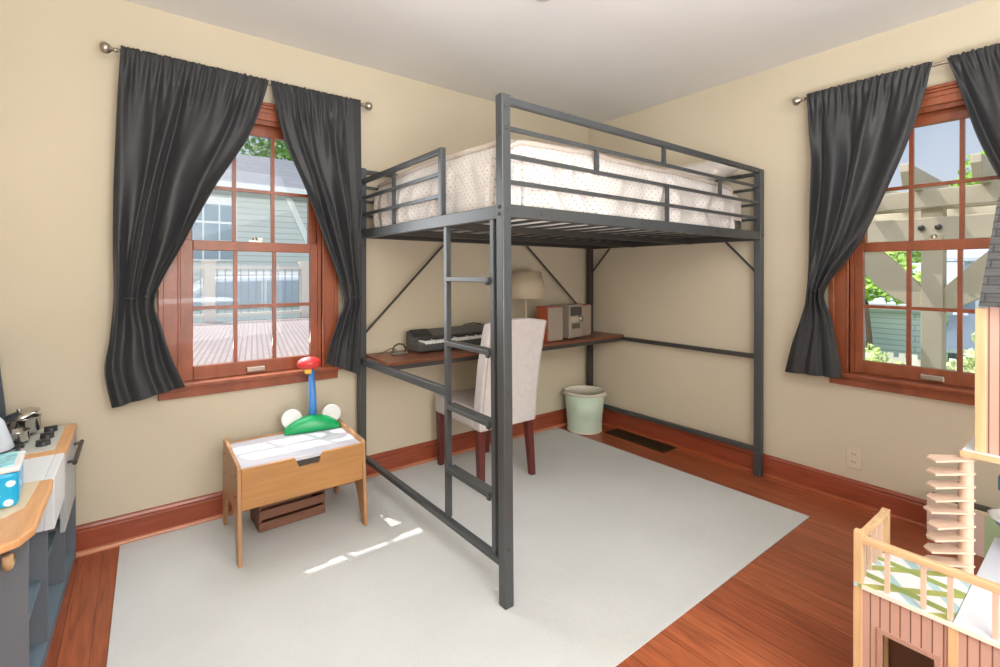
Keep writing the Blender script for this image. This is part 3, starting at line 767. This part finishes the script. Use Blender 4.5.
# pots
pt = empty('toy_saucepan', (-3.437, -.125, .601), label='small shiny steel toy pot with a tilted lid at the back of the hob', cat='pot')
MB().lathe([(.001, 0), (.045, 0), (.05, .006), (.05, .056), (.054, .060), (.052, .062), (.047, .058), (.046, .008), (.001, .006)], (0, 0, 0), 32).build('body', CHROME, pt, smooth=True)
l = MB().lathe([(.056, 0), (.057, .003), (.042, .014), (.015, .021), (.001, .022)], (0, 0, 0), 32).lathe([(.007, .02), (.006, .024), (.009, .027), (.002, .030)], (0, 0, 0), 14).build('lid', CHROME, pt, smooth=True)
l.location = (-.006, 0, .068); l.rotation_euler = (R(6), R(-16), 0)
p2 = empty('toy_pot', (-3.437, -.255, .601), label='smaller steel toy pot without lid on the front of the hob', cat='pot')
MB().lathe([(.001, 0), (.034, 0), (.036, .004), (.036, .036), (.039, .040), (.034, .040), (.033, .006), (.001, .005)], (0, 0, 0), 28).build('body', CHROME, p2, smooth=True)
MB().tube([(-.036, 0, .03), (-.09, .02, .038), (-.13, .03, .04)], .005, 8).build('handle', BLACKP, p2)
cn = MB().lathe([(.001, 0), (.058, 0), (.06, .004), (.054, .024), (.034, .10), (.022, .118), (.001, .124)], (0, 0, 0), 28).build('cone_toy', mat('pale_grey_plastic', (206, 214, 222), .4), None, smooth=True)
cn.location = (-3.492, -.335, .601); tag(cn, 'pale grey cone-shaped toy beside the pots, cut by the left photo edge', 'toy')
wb = empty('wipes_tub', (-3.412, -.855, .5864), R(4), label='blue and white patterned plastic tub on the near kitchen counter', cat='tub')
AQ = bpy.data.materials.new('aqua_spots'); AQ.use_nodes = True
nt = AQ.node_tree; b = nt.nodes['Principled BSDF']; b.inputs['Roughness'].default_value = .3
tc = nt.nodes.new('ShaderNodeTexCoord'); v = nt.nodes.new('ShaderNodeTexVoronoi'); v.inputs['Scale'].default_value = 34; nt.links.new(tc.outputs['Object'], v.inputs['Vector'])
rp = nt.nodes.new('ShaderNodeValToRGB'); rp.color_ramp.elements[0].position = .30; rp.color_ramp.elements[0].color = lin((226, 244, 250)); rp.color_ramp.elements[1].position = .38; rp.color_ramp.elements[1].color = lin((20, 172, 222))
nt.links.new(v.outputs['Distance'], rp.inputs[0]); nt.links.new(rp.outputs[0], b.inputs['Base Color'])
MB().box(-.085, .068, -.07, .085, 0, .098).build('body', AQ, wb, bevel=.012)
ld = MB().box(-.09, .073, -.075, .09, .098, .113).build('lid', WHITEP, wb, bevel=.006)
MB().box(-.075, .058, -.06, .075, .113, .1165).build('lid_label', mat('lid_blue_print', (150, 214, 236), .35, var=.35, vscale=40), ld, bevel=.003)

# ------------------------------------------------------------------ dollhouse
dh = empty('dollhouse', (-1.5, -2.35, 0), label='large wooden dollhouse with pink siding, grey shingle roof and spiral stairs at right', cat='dollhouse')
def dp(o): o.parent = dh; o.matrix_parent_inverse = Matrix.Translation((1.5, 2.35, 0)); return o
fx_, bx_, yn, ys = -1.5, -.88, -2.337, -3.25
G = .018
def box(name, mt_, a, bevel=.0015, label=None):
    o = dp(MB().box(*a).build(name, mt_, None, bevel=bevel))
    if label: o['label'] = label
    return o
# posts
box('corner_post', BIRCH, (fx_-.004, fx_+G, yn-G, yn+.002, .0005, .530))
box('corner_post', BIRCH, (-1.245-G, -1.245, yn-G, yn+.002, .0005, .516))
box('siding_post', BIRCH, (fx_-.005, fx_+.014, -2.546, -2.528, .0005, .378))
# ground storey siding with framed window
wy0, wy1, wz0, wz1 = -2.503, -2.400, .14, .278
m = MB(); t0, t1 = fx_, fx_+.009
m.box(t0, t1, wy1, yn-G, .0005, .378); m.box(t0, t1, -2.528, wy0, .0005, .378); m.box(t0, t1, wy0, wy1, wz1, .378); m.box(t0, t1, wy0, wy1, .0005, wz0)
dp(m.build('siding', PINKB, None))
wf = MB()
a = .012
wf.box(t0-.005, t1, wy0-a, wy0, wz0-a, wz1+a); wf.box(t0-.005, t1, wy1, wy1+a, wz0-a, wz1+a); wf.box(t0-.005, t1, wy0, wy1, wz1, wz1+a); wf.box(t0-.005, t1, wy0, wy1, wz0-a, wz0)
wfo = dp(wf.build('window_frame', PINKT, None, bevel=.001))
y = -2.546
m = MB(); m.box(t0, t1, -2.70, y, .0005, .378); m.box(t0, t1, -3.25, -2.82, .0005, .378); m.box(t0, t1, -2.82, -2.70, .29, .378); dp(m.build('siding', PINKB, None))
m = MB(); m.box(-1.245-.009, -1.245, -2.53, yn-G, .0005, .378); 
dp(m.build('inner_wall', mat('dollhouse_inner_wall', (120, 84, 66), .6), None))
box('base_board', BIRCH, (fx_+.009, bx_, ys, yn-G, .0005, .010))
# first floor slab: front balcony + main floor
m = MB(); m.box(fx_-.006, -1.245, -2.535, yn, .378, .389); dp(m.build('balcony_floor', lattice_mat(), None))
m = MB(); m.box(fx_-.009, fx_-.006, ys, yn-G-.0005, .379, .3905); m.box(fx_+G, -1.245-G, yn, yn+.003, .379, .3905); dp(m.build('floor_edge', mat('edge_white', (228, 222, 208), .5), None))
box('main_floor', mat('gloss_white', (226, 230, 238), .15), (fx_-.006, bx_, ys, -2.536, .378, .3895))
# railing
rl = box('balcony_rail', BIRCHY, (fx_-.004, fx_+.014, -2.80, yn-G, .500, .518))
for y in (-2.408, -2.481, -2.531, -2.608, -2.68):
    MB().box(fx_, fx_+.010, y-.005, y+.005, .3915, .500).build('baluster', TREADM, rl)
r2 = dp(MB().box(fx_+G, -1.245-G, yn-.016, yn, .499, .515).build('balcony_rail', BIRCH, None, bevel=.001))
for x in (-1.455, -1.405, -1.355, -1.305): MB().box(x-.005, x+.005, yn-.013, yn-.003, .389, .499).build('baluster', TREADM, r2)
# spiral stair
px, py = -1.222, -2.518
sp = dp(MB().lathe([(.0165, .3895), (.0165, .733)], (px, py, 0), 24).build('stair_pole', TREADM, None, smooth=False))
sp['label'] = 'blond wooden pole of the spiral stair'
for k in range(9):
    z = .420+k*.0368
    ang = R(139)+R((0, 0, 0, 0, -6, 3, 0, 0, 2)[8-k]) - (R(10) if k == 0 else R(5) if k == 1 else 0)
    ux, uy = cos(ang), sin(ang); vx, vy = -uy, ux
    L0 = .104
    pts = [(px+ux*-.012+vx*-.017, py+uy*-.012+vy*-.017), (px+ux*L0*.78+vx*-.02, py+uy*L0*.78+vy*-.02), (px+ux*L0+vx*-.002, py+uy*L0+vy*-.002), (px+ux*L0+vx*.03, py+uy*L0+vy*.03), (px-ux*.012+vx*.017, py-uy*.012+vy*.017)]
    MB().prism(pts, 'z', z, z+.005).build('stair_tread', TREADM, sp)
# upper floors
TX = -1.222
m = MB(); m.box(TX-.022, bx_, ys, -2.512, .733, .743); dp(m.build('upper_floor', mat('upper_white', (238, 238, 240), .3), None))
m = MB(); m.box(TX-.026, TX-.022, ys, -2.510, .729, .744); dp(m.build('floor_edge', BIRCHY, None))
box('corner_post', BIRCH, (TX-.002, TX+G, -2.535-G-.004, -2.535, .743, 1.142))
m = MB(); m.box(TX+.004, TX+.012, ys, -2.557, .743, 1.165); dp(m.build('upper_siding', PINKB, None))
box('rear_post', BIRCH, (bx_-.02, bx_, -2.60, -2.575, .3895, 1.165))
box('toy_shelf', mat('teal_board', (40, 98, 120), .4), (-1.10, -1.06, -2.70, -2.567, .612, .652), label='dark teal board')
# roof: shingled slope with stepped courses
rf = MB()
ex, ez, rx, rz = -1.262, 1.150, -.945, 1.475
n = 14
for k in range(n):
    a, b = k/n, (k+1)/n
    x0, z0, x1, z1 = ex+(rx-ex)*a, ez+(rz-ez)*a, ex+(rx-ex)*b, ez+(rz-ez)*b
    rf.prism([(x0-.004, z0-.002), (x0-.006, z0+.004), (x1, z1+.001), (x1+.004, z1-.004)], 'y', ys, -2.548)
rfo = dp(rf.build('roof', SHING, None))
dp(MB().prism([(rx, rz), (-.80, 1.15), (-.81, 1.144), (rx, rz-.01)], 'y', ys, -2.548).build('roof_back', SHING, None))
# toy washbasin standing on the main floor
wbn = empty('toy_washbasin', (-.962, -2.600, .3900), label='blue toy washbasin with white rim on the dollhouse floor', cat='toy')
PB = mat('periwinkle_plastic', (104, 150, 218), .3)
MB().lathe([(.001, 0), (.038, 0), (.036, .008), (.02, .02), (.018, .045), (.03, .058), (.052, .08), (.066, .104), (.062, .104), (.046, .082), (.02, .070), (.001, .068)], (0, 0, 0), 32).build('bowl', PB, wbn, smooth=True)
MB().lathe([(.062, .100), (.070, .100), (.071, .106), (.064, .108), (.060, .105)], (0, 0, 0), 32).build('rim', WHITEP, wbn, smooth=True)
# low toy box at right wall
bx = empty('toy_box', (-.09, -2.5, .0005), label='low open box with pink and green front on the floor behind the dollhouse stairs', cat='box')
PNK = mat('pale_pink_board', (222, 200, 190), .5); LGR = mat('pale_green_board', (178, 204, 160), .5)
MB().box(-.052, -.044, .08, .27, .0, .186).build('pink_panel', PNK, bx); MB().box(-.052, -.044, -.24, .08, .0, .186).build('green_panel', LGR, bx)
MB().box(-.054, -.042, -.24, .27, .186, .196).build('front_edge', mat('pale_edge', (226, 212, 184), .5), bx)
MB().box(-.044, .052, -.24, .27, 0, .008).build('bottom', KGREY, bx)
DK = mat('box_inside_dark', (92, 88, 76), .8)  # darkness of the open inside put into the colour
MB().box(.046, .054, -.24, .27, .0, .190).build('back_board', DK, bx)
for s in (-.236, .262): MB().box(-.044, .046, s, s+.008, .008, .186).build('end_board', PNK, bx)
MB().box(-.044, .046, -.228, .262, .008, .12).build('dark_inside', DK, bx)

# ------------------------------------------------------------------ outside
S(MB().box(-25, 40, .2, 45, -.95, -.85).box(.25, 40, -25, .2, -.95, -.85).build('ground', mat('lawn', (120, 140, 84), .9, var=.3, vscale=1.5)))
# deck with railing outside window 1
DECK = planks_mat('deck_boards_dappled', (200, 184, 180), (190, 174, 170), (168, 148, 142), .5, .045, .007, rot=R(-80))  # slanted board pattern also stands for dashes of sun past the railing
S(MB().box(-6, 3, .9, 4.98, .44, .55).build('deck', DECK))
CRM = mat('painted_cream', (244, 238, 224), .6)
ra = empty('deck_railing', (-2.275, 5.0, .55), label='cream deck railing with wire balusters seen through the left window', cat='railing')
for x in (-1.29, 0, 1.29, 2.58):
    p = MB().box(x-.07, x+.07, -.07, .07, 0, .84).build('railing_post', CRM, ra, bevel=.006)
    MB().box(x-.085, x+.085, -.085, .085, .84, .865).build('post_cap', CRM, p, bevel=.006)
MB().box(-2.6, 3.6, -.045, .045, .75, .79).build('top_rail', CRM, ra)
MB().box(-2.6, 3.6, -.03, .03, .07, .11).build('bottom_rail', CRM, ra)
m = MB()
for k in range(60): 
    x = -2.5+k*.1
    m.box(x-.006, x+.006, -.006, .006, .11, .75)
for z in (.25, .4, .55, .66): m.box(-2.6, 3.6, -.004, .004, z-.004, z+.004)
m.build('wire_panel', mat('wire_grey', (168, 172, 168), .5), ra)
# neighbour house
SID = planks_mat('pale_siding', (212, 218, 216), (206, 212, 210), (176, 184, 182), 9, .16, .012, axes='xz')
RFM = planks_mat('grey_roof', (150, 150, 154), (142, 142, 147), (126, 126, 132), .5, .2, .01, axes='xz')
nh = empty('neighbour_house', (-1.2, 11.5, -.85), label='pale sided neighbouring house with grey roof behind the parked car', cat='house')
MB().box(-3.2, 5, 0, 6, 0, 4.36).build('wall', SID, nh)
MB().prism([(-.45, 4.30), (3.0, 5.80), (6.45, 4.30), (6.45, 4.42), (3.0, 5.93), (-.45, 4.42)], 'x', -3.7, 5.5).build('roof', RFM, nh)
MB().box(-3.7, 5.5, -.52, -.45, 4.22, 4.42).build('fascia', mat('fascia_white', (236, 238, 238), .5), nh)
for x in (-.35,):
    f_ = MB().box(x-.58, x+.58, -.06, 0, 2.40, 4.06).build('window', mat('frame_white', (238, 240, 240), .4), nh)
    PN = mat('far_pane', (150, 168, 184), .15)
    for i in range(3):
        for j in range(3): MB().box(x-.53+i*.36, x-.21+i*.36, -.07, -.06, 2.45+j*.49, 2.88+j*.49).build('pane', PN, f_)
MB().bar((1.5, -.04, 4.2), (2.2, -.04, 2.6), .16, .08, (0, 1, 0)).build('porch_brace', mat('frame_white', (238, 240, 240), .4), nh)
# parked car
cpnt = mat('car_paint', (214, 222, 230), .2, metal=0, coat=.5)
car = empty('parked_car', (-1.6, 8.1, -.85), label='pale blue parked car behind the deck railing', cat='car')
body = [(-2.2, .45), (-2.25, .95), (-2.1, 1.25), (-1.2, 1.42), (-.35, 2.02), (1.5, 2.06), (2.1, 1.45), (2.2, .95), (2.15, .45)]
MB().prism(body, 'y', -.85, .85).build('body', cpnt, car, bevel=.08)
MB().prism([(-1.0, 1.42), (-.3, 1.93), (.42, 1.95), (.42, 1.42)], 'y', -.87, .87).build('side_window', mat('car_glass', (168, 186, 208), .1), car, bevel=.02)
MB().prism([(.52, 1.42), (.52, 1.95), (1.42, 1.97), (1.86, 1.42)], 'y', -.87, .87).build('side_window', mat('car_glass', (168, 186, 208), .1), car, bevel=.02)
MB().box(-.5, 1.5, -.7, -.66, 2.04, 2.12).build('roof_rack', WHITEP, car)
for x in (-1.4, 1.35):
    for y in (-.80, .80):
        MB().lathe([(.36, -.1), (.38, -.08), (.38, .08), (.36, .1)], (x, y, .38), 28, axis='y').build('wheel', BLACKP, car)

LEAFB = {}
def foliage_mat(name, rgb):
    m = mat(name, rgb, .6, var=.35, vscale=3)
    b = m.node_tree.nodes['Principled BSDF']
    b.inputs['Transmission Weight'].default_value = 0
    return m
def tree(name, loc, h, blobs, nleaf, leaf, rgb, label, cat, trunk=.12, group=None):
    r = empty(name, loc, label=label, cat=cat, group=group)
    if trunk: MB().tube([(0, 0, 0), (.05, 0, h*.5), (0, .05, h)], [trunk, trunk*.75, trunk*.3], 8).build('trunk', mat('bark', (110, 92, 74), .9), r, smooth=True)
    m = MB(); rnd = random.Random(len(label)+nleaf)
    tot = sum(b[3]**2 for b in blobs)
    for (x, y, z, rad) in blobs:
        for k in range(int(nleaf*rad*rad/tot)):
            d = Vector((rnd.gauss(0, 1), rnd.gauss(0, 1), rnd.gauss(0, 1))).normalized()
            p = Vector((x, y, z))+d*rad*(rnd.random()**.35)
            a = Vector((rnd.gauss(0, 1), rnd.gauss(0, 1), rnd.gauss(0, 1))).normalized(); b = a.orthogonal().normalized(); s_ = leaf*rnd.uniform(.6, 1.3)
            v_ = [m.bm.verts.new(p+q_) for q_ in (a*s_, b*s_*.5, -a*s_, -b*s_*.5)]
            m.bm.faces.new(v_)
    m.build('foliage', foliage_mat('leaf_'+cat+str(rgb), rgb), r, normals=False)
    return r
tree('leafy_tree', (.5, 20, -.85), 6, [(-3, 0, 6.8, 2.6), (0, 0, 7.4, 2.6), (3, 0, 7.2, 2.8), (-6, 0, 6.5, 2.4)], 7000, .18, (156, 192, 104), 'green tree crown above the neighbouring roof in the left window', 'tree', .3)

# pergola outside window 2
PG = mat('pergola_cream', (206, 194, 172), .7, var=.05, vscale=4)
pg = empty('pergola', (2.0, -1.86, -.85), label='cream timber pergola with braced post seen through the right window', cat='pergola')
gz = .85
def pgp(m, name): return m.build(name, PG, pg, bevel=.006)
pgp(MB().box(-.07, .07, -.066, .066, 0, 1.76+gz), 'pergola_post')
pgp(MB().box(-.08, .08, -2.6, -2.43, 0, 1.76+gz), 'pergola_post')
for s in (-1, 1):
    pgp(MB().box(s*.105-.022, s*.105+.022, -4.0, 1.6, 1.76+gz, 1.90+gz), 'beam')
    pb = pgp(MB().box(s*.105-.022, s*.105+.022, -4.0, .62, 1.50+gz, 1.68+gz), 'beam')
    if s < 0:
        for y in (-.05, .05): MB().lathe([(.022, 0), (.022, -.02), (.012, -.026)], (-.127, y, 1.60+gz), 12, axis='x').build('bolt', STEELD, pb)
def brace(s):
    m = MB(); N = 16; A = []; B = []
    for k in range(N+1):
        q_ = k/N; yy = s*(.066+.50*q_); zz = .98+gz+.54*q_
        bow = .055*sin(pi*q_)
        A.append((yy-s*.04, zz+.10+bow*.4)); B.append((yy+s*bow, zz-.05-bow))
    A[0] = (s*.066, A[0][1]); B[0] = (s*.066, B[0][1])
    return m.prism(A+B[::-1], 'x', -.04, .04)
for s in (-1, 1): pgp(brace(s), 'knee_brace')
for k in range(-6, 5):
    y = .07+.38*k
    pgp(MB().prism([(-.52, 2.0+gz), (-.46, 1.90+gz), (3.4, 1.90+gz), (3.4, 2.02+gz), (-.52, 2.06+gz)], 'y', y-.028, y+.028), 'rafter')
pgp(MB().box(1.2, 1.245, -4.0, 1.6, 1.74+gz, 1.90+gz), 'beam'); pgp(MB().box(2.9, 2.945, -4.0, 1.6, 1.74+gz, 1.90+gz), 'beam')
# blue-grey houses behind the pergola
BG = planks_mat('blue_grey_siding', (214, 224, 224), (206, 217, 218), (172, 186, 190), 9, .12, .012, axes='yz')
PRF = mat('pale_roof', (222, 228, 236), .6, var=.06, vscale=6)
FW = mat('frame_white', (238, 240, 240), .4)
bh = empty('garden_house', (10.5, 0, -.85), label='low grey-green sided house with pale roof left of the pergola post', cat='house')
MB().box(0, 1.3, -.25, 5.5, 0, 1.42).build('wall', BG, bh)
MB().prism([(-.4, 1.36), (1.2, 2.35), (1.3, 2.35), (1.3, 1.42), (0, 1.42)], 'y', -.6, 5.8).build('roof', PRF, bh)
MB().box(-.42, -.36, -.6, 5.8, 1.30, 1.42).build('gutter', FW, bh)
b2 = empty('garden_house', (12.2, -.35, -.85), label='taller blue-grey house with a white window, right of the pergola post', cat='house')
MB().box(0, 3, -5.5, .1, 0, 2.4).build('wall', BG, b2)
MB().prism([(-.4, 2.38), (1.5, 3.1), (3.4, 2.38), (3.4, 2.46), (1.5, 3.2), (-.4, 2.46)], 'y', -5.8, .4).build('roof', PRF, b2)
wn = MB().box(-.05, 0, -.42, -.05, 1.1, 1.95).build('window', FW, b2)
MB().box(-.06, -.05, -.37, -.10, 1.16, 1.52).box(-.06, -.05, -.37, -.10, 1.56, 1.89).build('pane', mat('far_pane', (150, 168, 184), .15), wn)
MB().prism([(-1.6, .42), (0, 1.12), (0, 1.20), (-1.6, .50)], 'y', -5.5, .0).build('porch_roof', PRF, b2)
pt_ = empty('garden_path', (0, 0, 0), label='pale paved yard beyond the right window', cat='path')
MB().box(4.2, 9.5, -6, -1.7, -.85, -.80).build('paving', mat('pale_paving', (222, 222, 222), .8), pt_)
fe = empty('garden_fence', (6.8, .3, -.85), label='low cream picket fence behind the shrubs outside the right window', cat='fence')
MB().box(-.03, .03, -1.6, 2.6, .62, .72).box(-.03, .03, -1.6, 2.6, .2, .28).build('rail', CRM, fe)
m = MB()
for k in range(28): m.box(-.045, -.03, -1.55+k*.15, -1.47+k*.15, 0, .8)
m.build('pickets', CRM, fe)
tree('leafy_tree', (7.0, -.1, -.85), 1.9, [(0, -.05, 2.15, .5), (0, -.38, 1.95, .36), (0, .35, 2.3, .6), (.2, .1, 2.75, .5)], 2600, .075, (176, 214, 104), 'bright green leafy tree left of the pergola post in the right window', 'tree', .06)
tree('leafy_tree', (16.6, -.3, -.85), 4, [(0, .35, 4.3, .7), (0, -.35, 4.8, 1.0), (0, -1.4, 5.3, 1.35), (0, -3, 5.4, 1.6)], 4200, .13, (176, 214, 84), 'yellow-green tree against the sky above the pergola', 'tree', .2)
tree('leafy_tree', (22, 2, -.85), 3, [(0, -7, 2.6, 2.2), (0, -3.5, 2.4, 2.0), (0, 0, 2.5, 2.0), (0, 4, 2.6, 2.2), (0, 8, 2.8, 2.4)], 9000, .2, (160, 196, 96), 'row of distant green trees beyond the garden houses', 'tree', .3)
tree('garden_shrub', (5.6, -.75, -.85), 0, [(0, -.1, .62, .24), (0, .28, .80, .25), (0, .65, .62, .26), (0, .1, .3, .35)], 1100, .05, (190, 214, 130), 'light green shrub before the low house at the left of the right window', 'shrub', 0)
tree('garden_shrub', (4.5, -1.68, -.85), 0, [(0, 0, .5, .36), (0, -.16, 1.05, .24), (.1, .05, .85, .22), (0, -.2, 1.35, .14)], 1500, .045, (196, 210, 150), 'pale shrub right of the pergola post, behind the toy roof', 'shrub', 0)

# ------------------------------------------------------------------ light
def lamp(name, kind, loc, rot, energy, size=None, color=(1, 1, 1), size_y=None):
    l = bpy.data.lights.new(name, kind); l.energy = energy; l.color = color
    if kind == 'AREA':
        l.size = size
        if size_y: l.shape = 'RECTANGLE'; l.size_y = size_y
    o = bpy.data.objects.new(name, l); col.link(o); o.location = loc; o.rotation_euler = rot
    return o
def aim(o, tgt):
    d = Vector(tgt)-o.location; o.rotation_euler = d.to_track_quat('-Z', 'Y').to_euler()
sun = lamp('sun', 'SUN', (0, 5, 10), (0, 0, 0), 4.0, color=(1, .97, .92)); sun.data.angle = R(.5)
sun.rotation_euler = Vector((.21, -.53, -1)).to_track_quat('-Z', 'Y').to_euler()
WHT = (.93, .97, 1)
k = lamp('room_key', 'AREA', (-2.4, -3.7, 2.2), (0, 0, 0), 54, 2.2, WHT, 1.4); aim(k, (-1.7, -.7, .4))
k = lamp('room_bounce', 'AREA', (-2.7, -3.2, .95), (pi, 0, 0), 84, 1.0, WHT)
k = lamp('room_low', 'AREA', (-2.3, -3.75, .9), (0, 0, 0), 26, 1.6, WHT, .9); aim(k, (-1.2, -.3, 1.0))  # added low fill lamp, brightens the space under the bed
k = lamp('window_fill', 'AREA', (WX, -.16, 1.35), (0, 0, 0), 12, .6, (.95, .98, 1), 1.1); aim(k, (WX, -2, .6))  # added area lamp inside the room, boosts the daylight from the left window
k = lamp('deck_fill', 'AREA', (-1.6, .75, 2.9), (0, 0, 0), 26, 2.5, (1, .98, .95), .5); aim(k, (-1.0, 9, 1.5))
k = lamp('yard_fill', 'AREA', (-1.0, 5.4, 4.6), (0, 0, 0), 170, 4, (1, .98, .95), .6); aim(k, (-1.0, 11, 1.3))
k = lamp('pergola_fill', 'AREA', (.45, -1.6, 2.9), (0, 0, 0), 22, 2.5, (1, .98, .95), .5); aim(k, (3, -1.5, 1.0))
k = lamp('garden_fill', 'AREA', (3.0, -1.2, 3.3), (0, 0, 0), 260, 2.5, (1, .98, .95), .5); aim(k, (9, -.6, .4))

wd = bpy.data.worlds.new('sky'); bpy.context.scene.world = wd; wd.use_nodes = True
nt = wd.node_tree; bg = nt.nodes['Background']
tc = nt.nodes.new('ShaderNodeTexCoord'); sp_ = nt.nodes.new('ShaderNodeSeparateXYZ'); nt.links.new(tc.outputs['Generated'], sp_.inputs[0])
rp = nt.nodes.new('ShaderNodeValToRGB'); e = rp.color_ramp.elements
e[0].position = 0; e[0].color = lin((214, 222, 228)); e[1].position = .5; e[1].color = lin((126, 152, 190))
nt.links.new(sp_.outputs['Z'], rp.inputs[0]); nt.links.new(rp.outputs[0], bg.inputs['Color']); bg.inputs['Strength'].default_value = 1.15

# ------------------------------------------------------------------ camera
cam = bpy.data.cameras.new('camera'); co = bpy.data.objects.new('camera', cam); col.link(co)
F, CY, yaw, pitch, roll = 476.043, 275.031, .651164, -.0031405, .00087
cam.sensor_width = 36; cam.lens = F/1000*36; cam.shift_y = (CY-333.5)/1000; cam.clip_start = .02
co.location = (-3.07546, -2.78698, 1.23614)
fw = Vector((sin(yaw)*cos(pitch), cos(yaw)*cos(pitch), sin(pitch))); rt = Vector((cos(yaw), -sin(yaw), 0)); up = rt.cross(fw)
r2 = rt*cos(roll)+up*sin(roll); u2 = -rt*sin(roll)+up*cos(roll)
M = Matrix((r2, u2, -fw)).transposed().to_4x4(); M.translation = co.location; co.matrix_world = M
sc = bpy.context.scene; sc.camera = co
sc.view_settings.view_transform = 'Standard'; sc.view_settings.look = 'None'; sc.view_settings.exposure = 0; sc.view_settings.gamma = 1
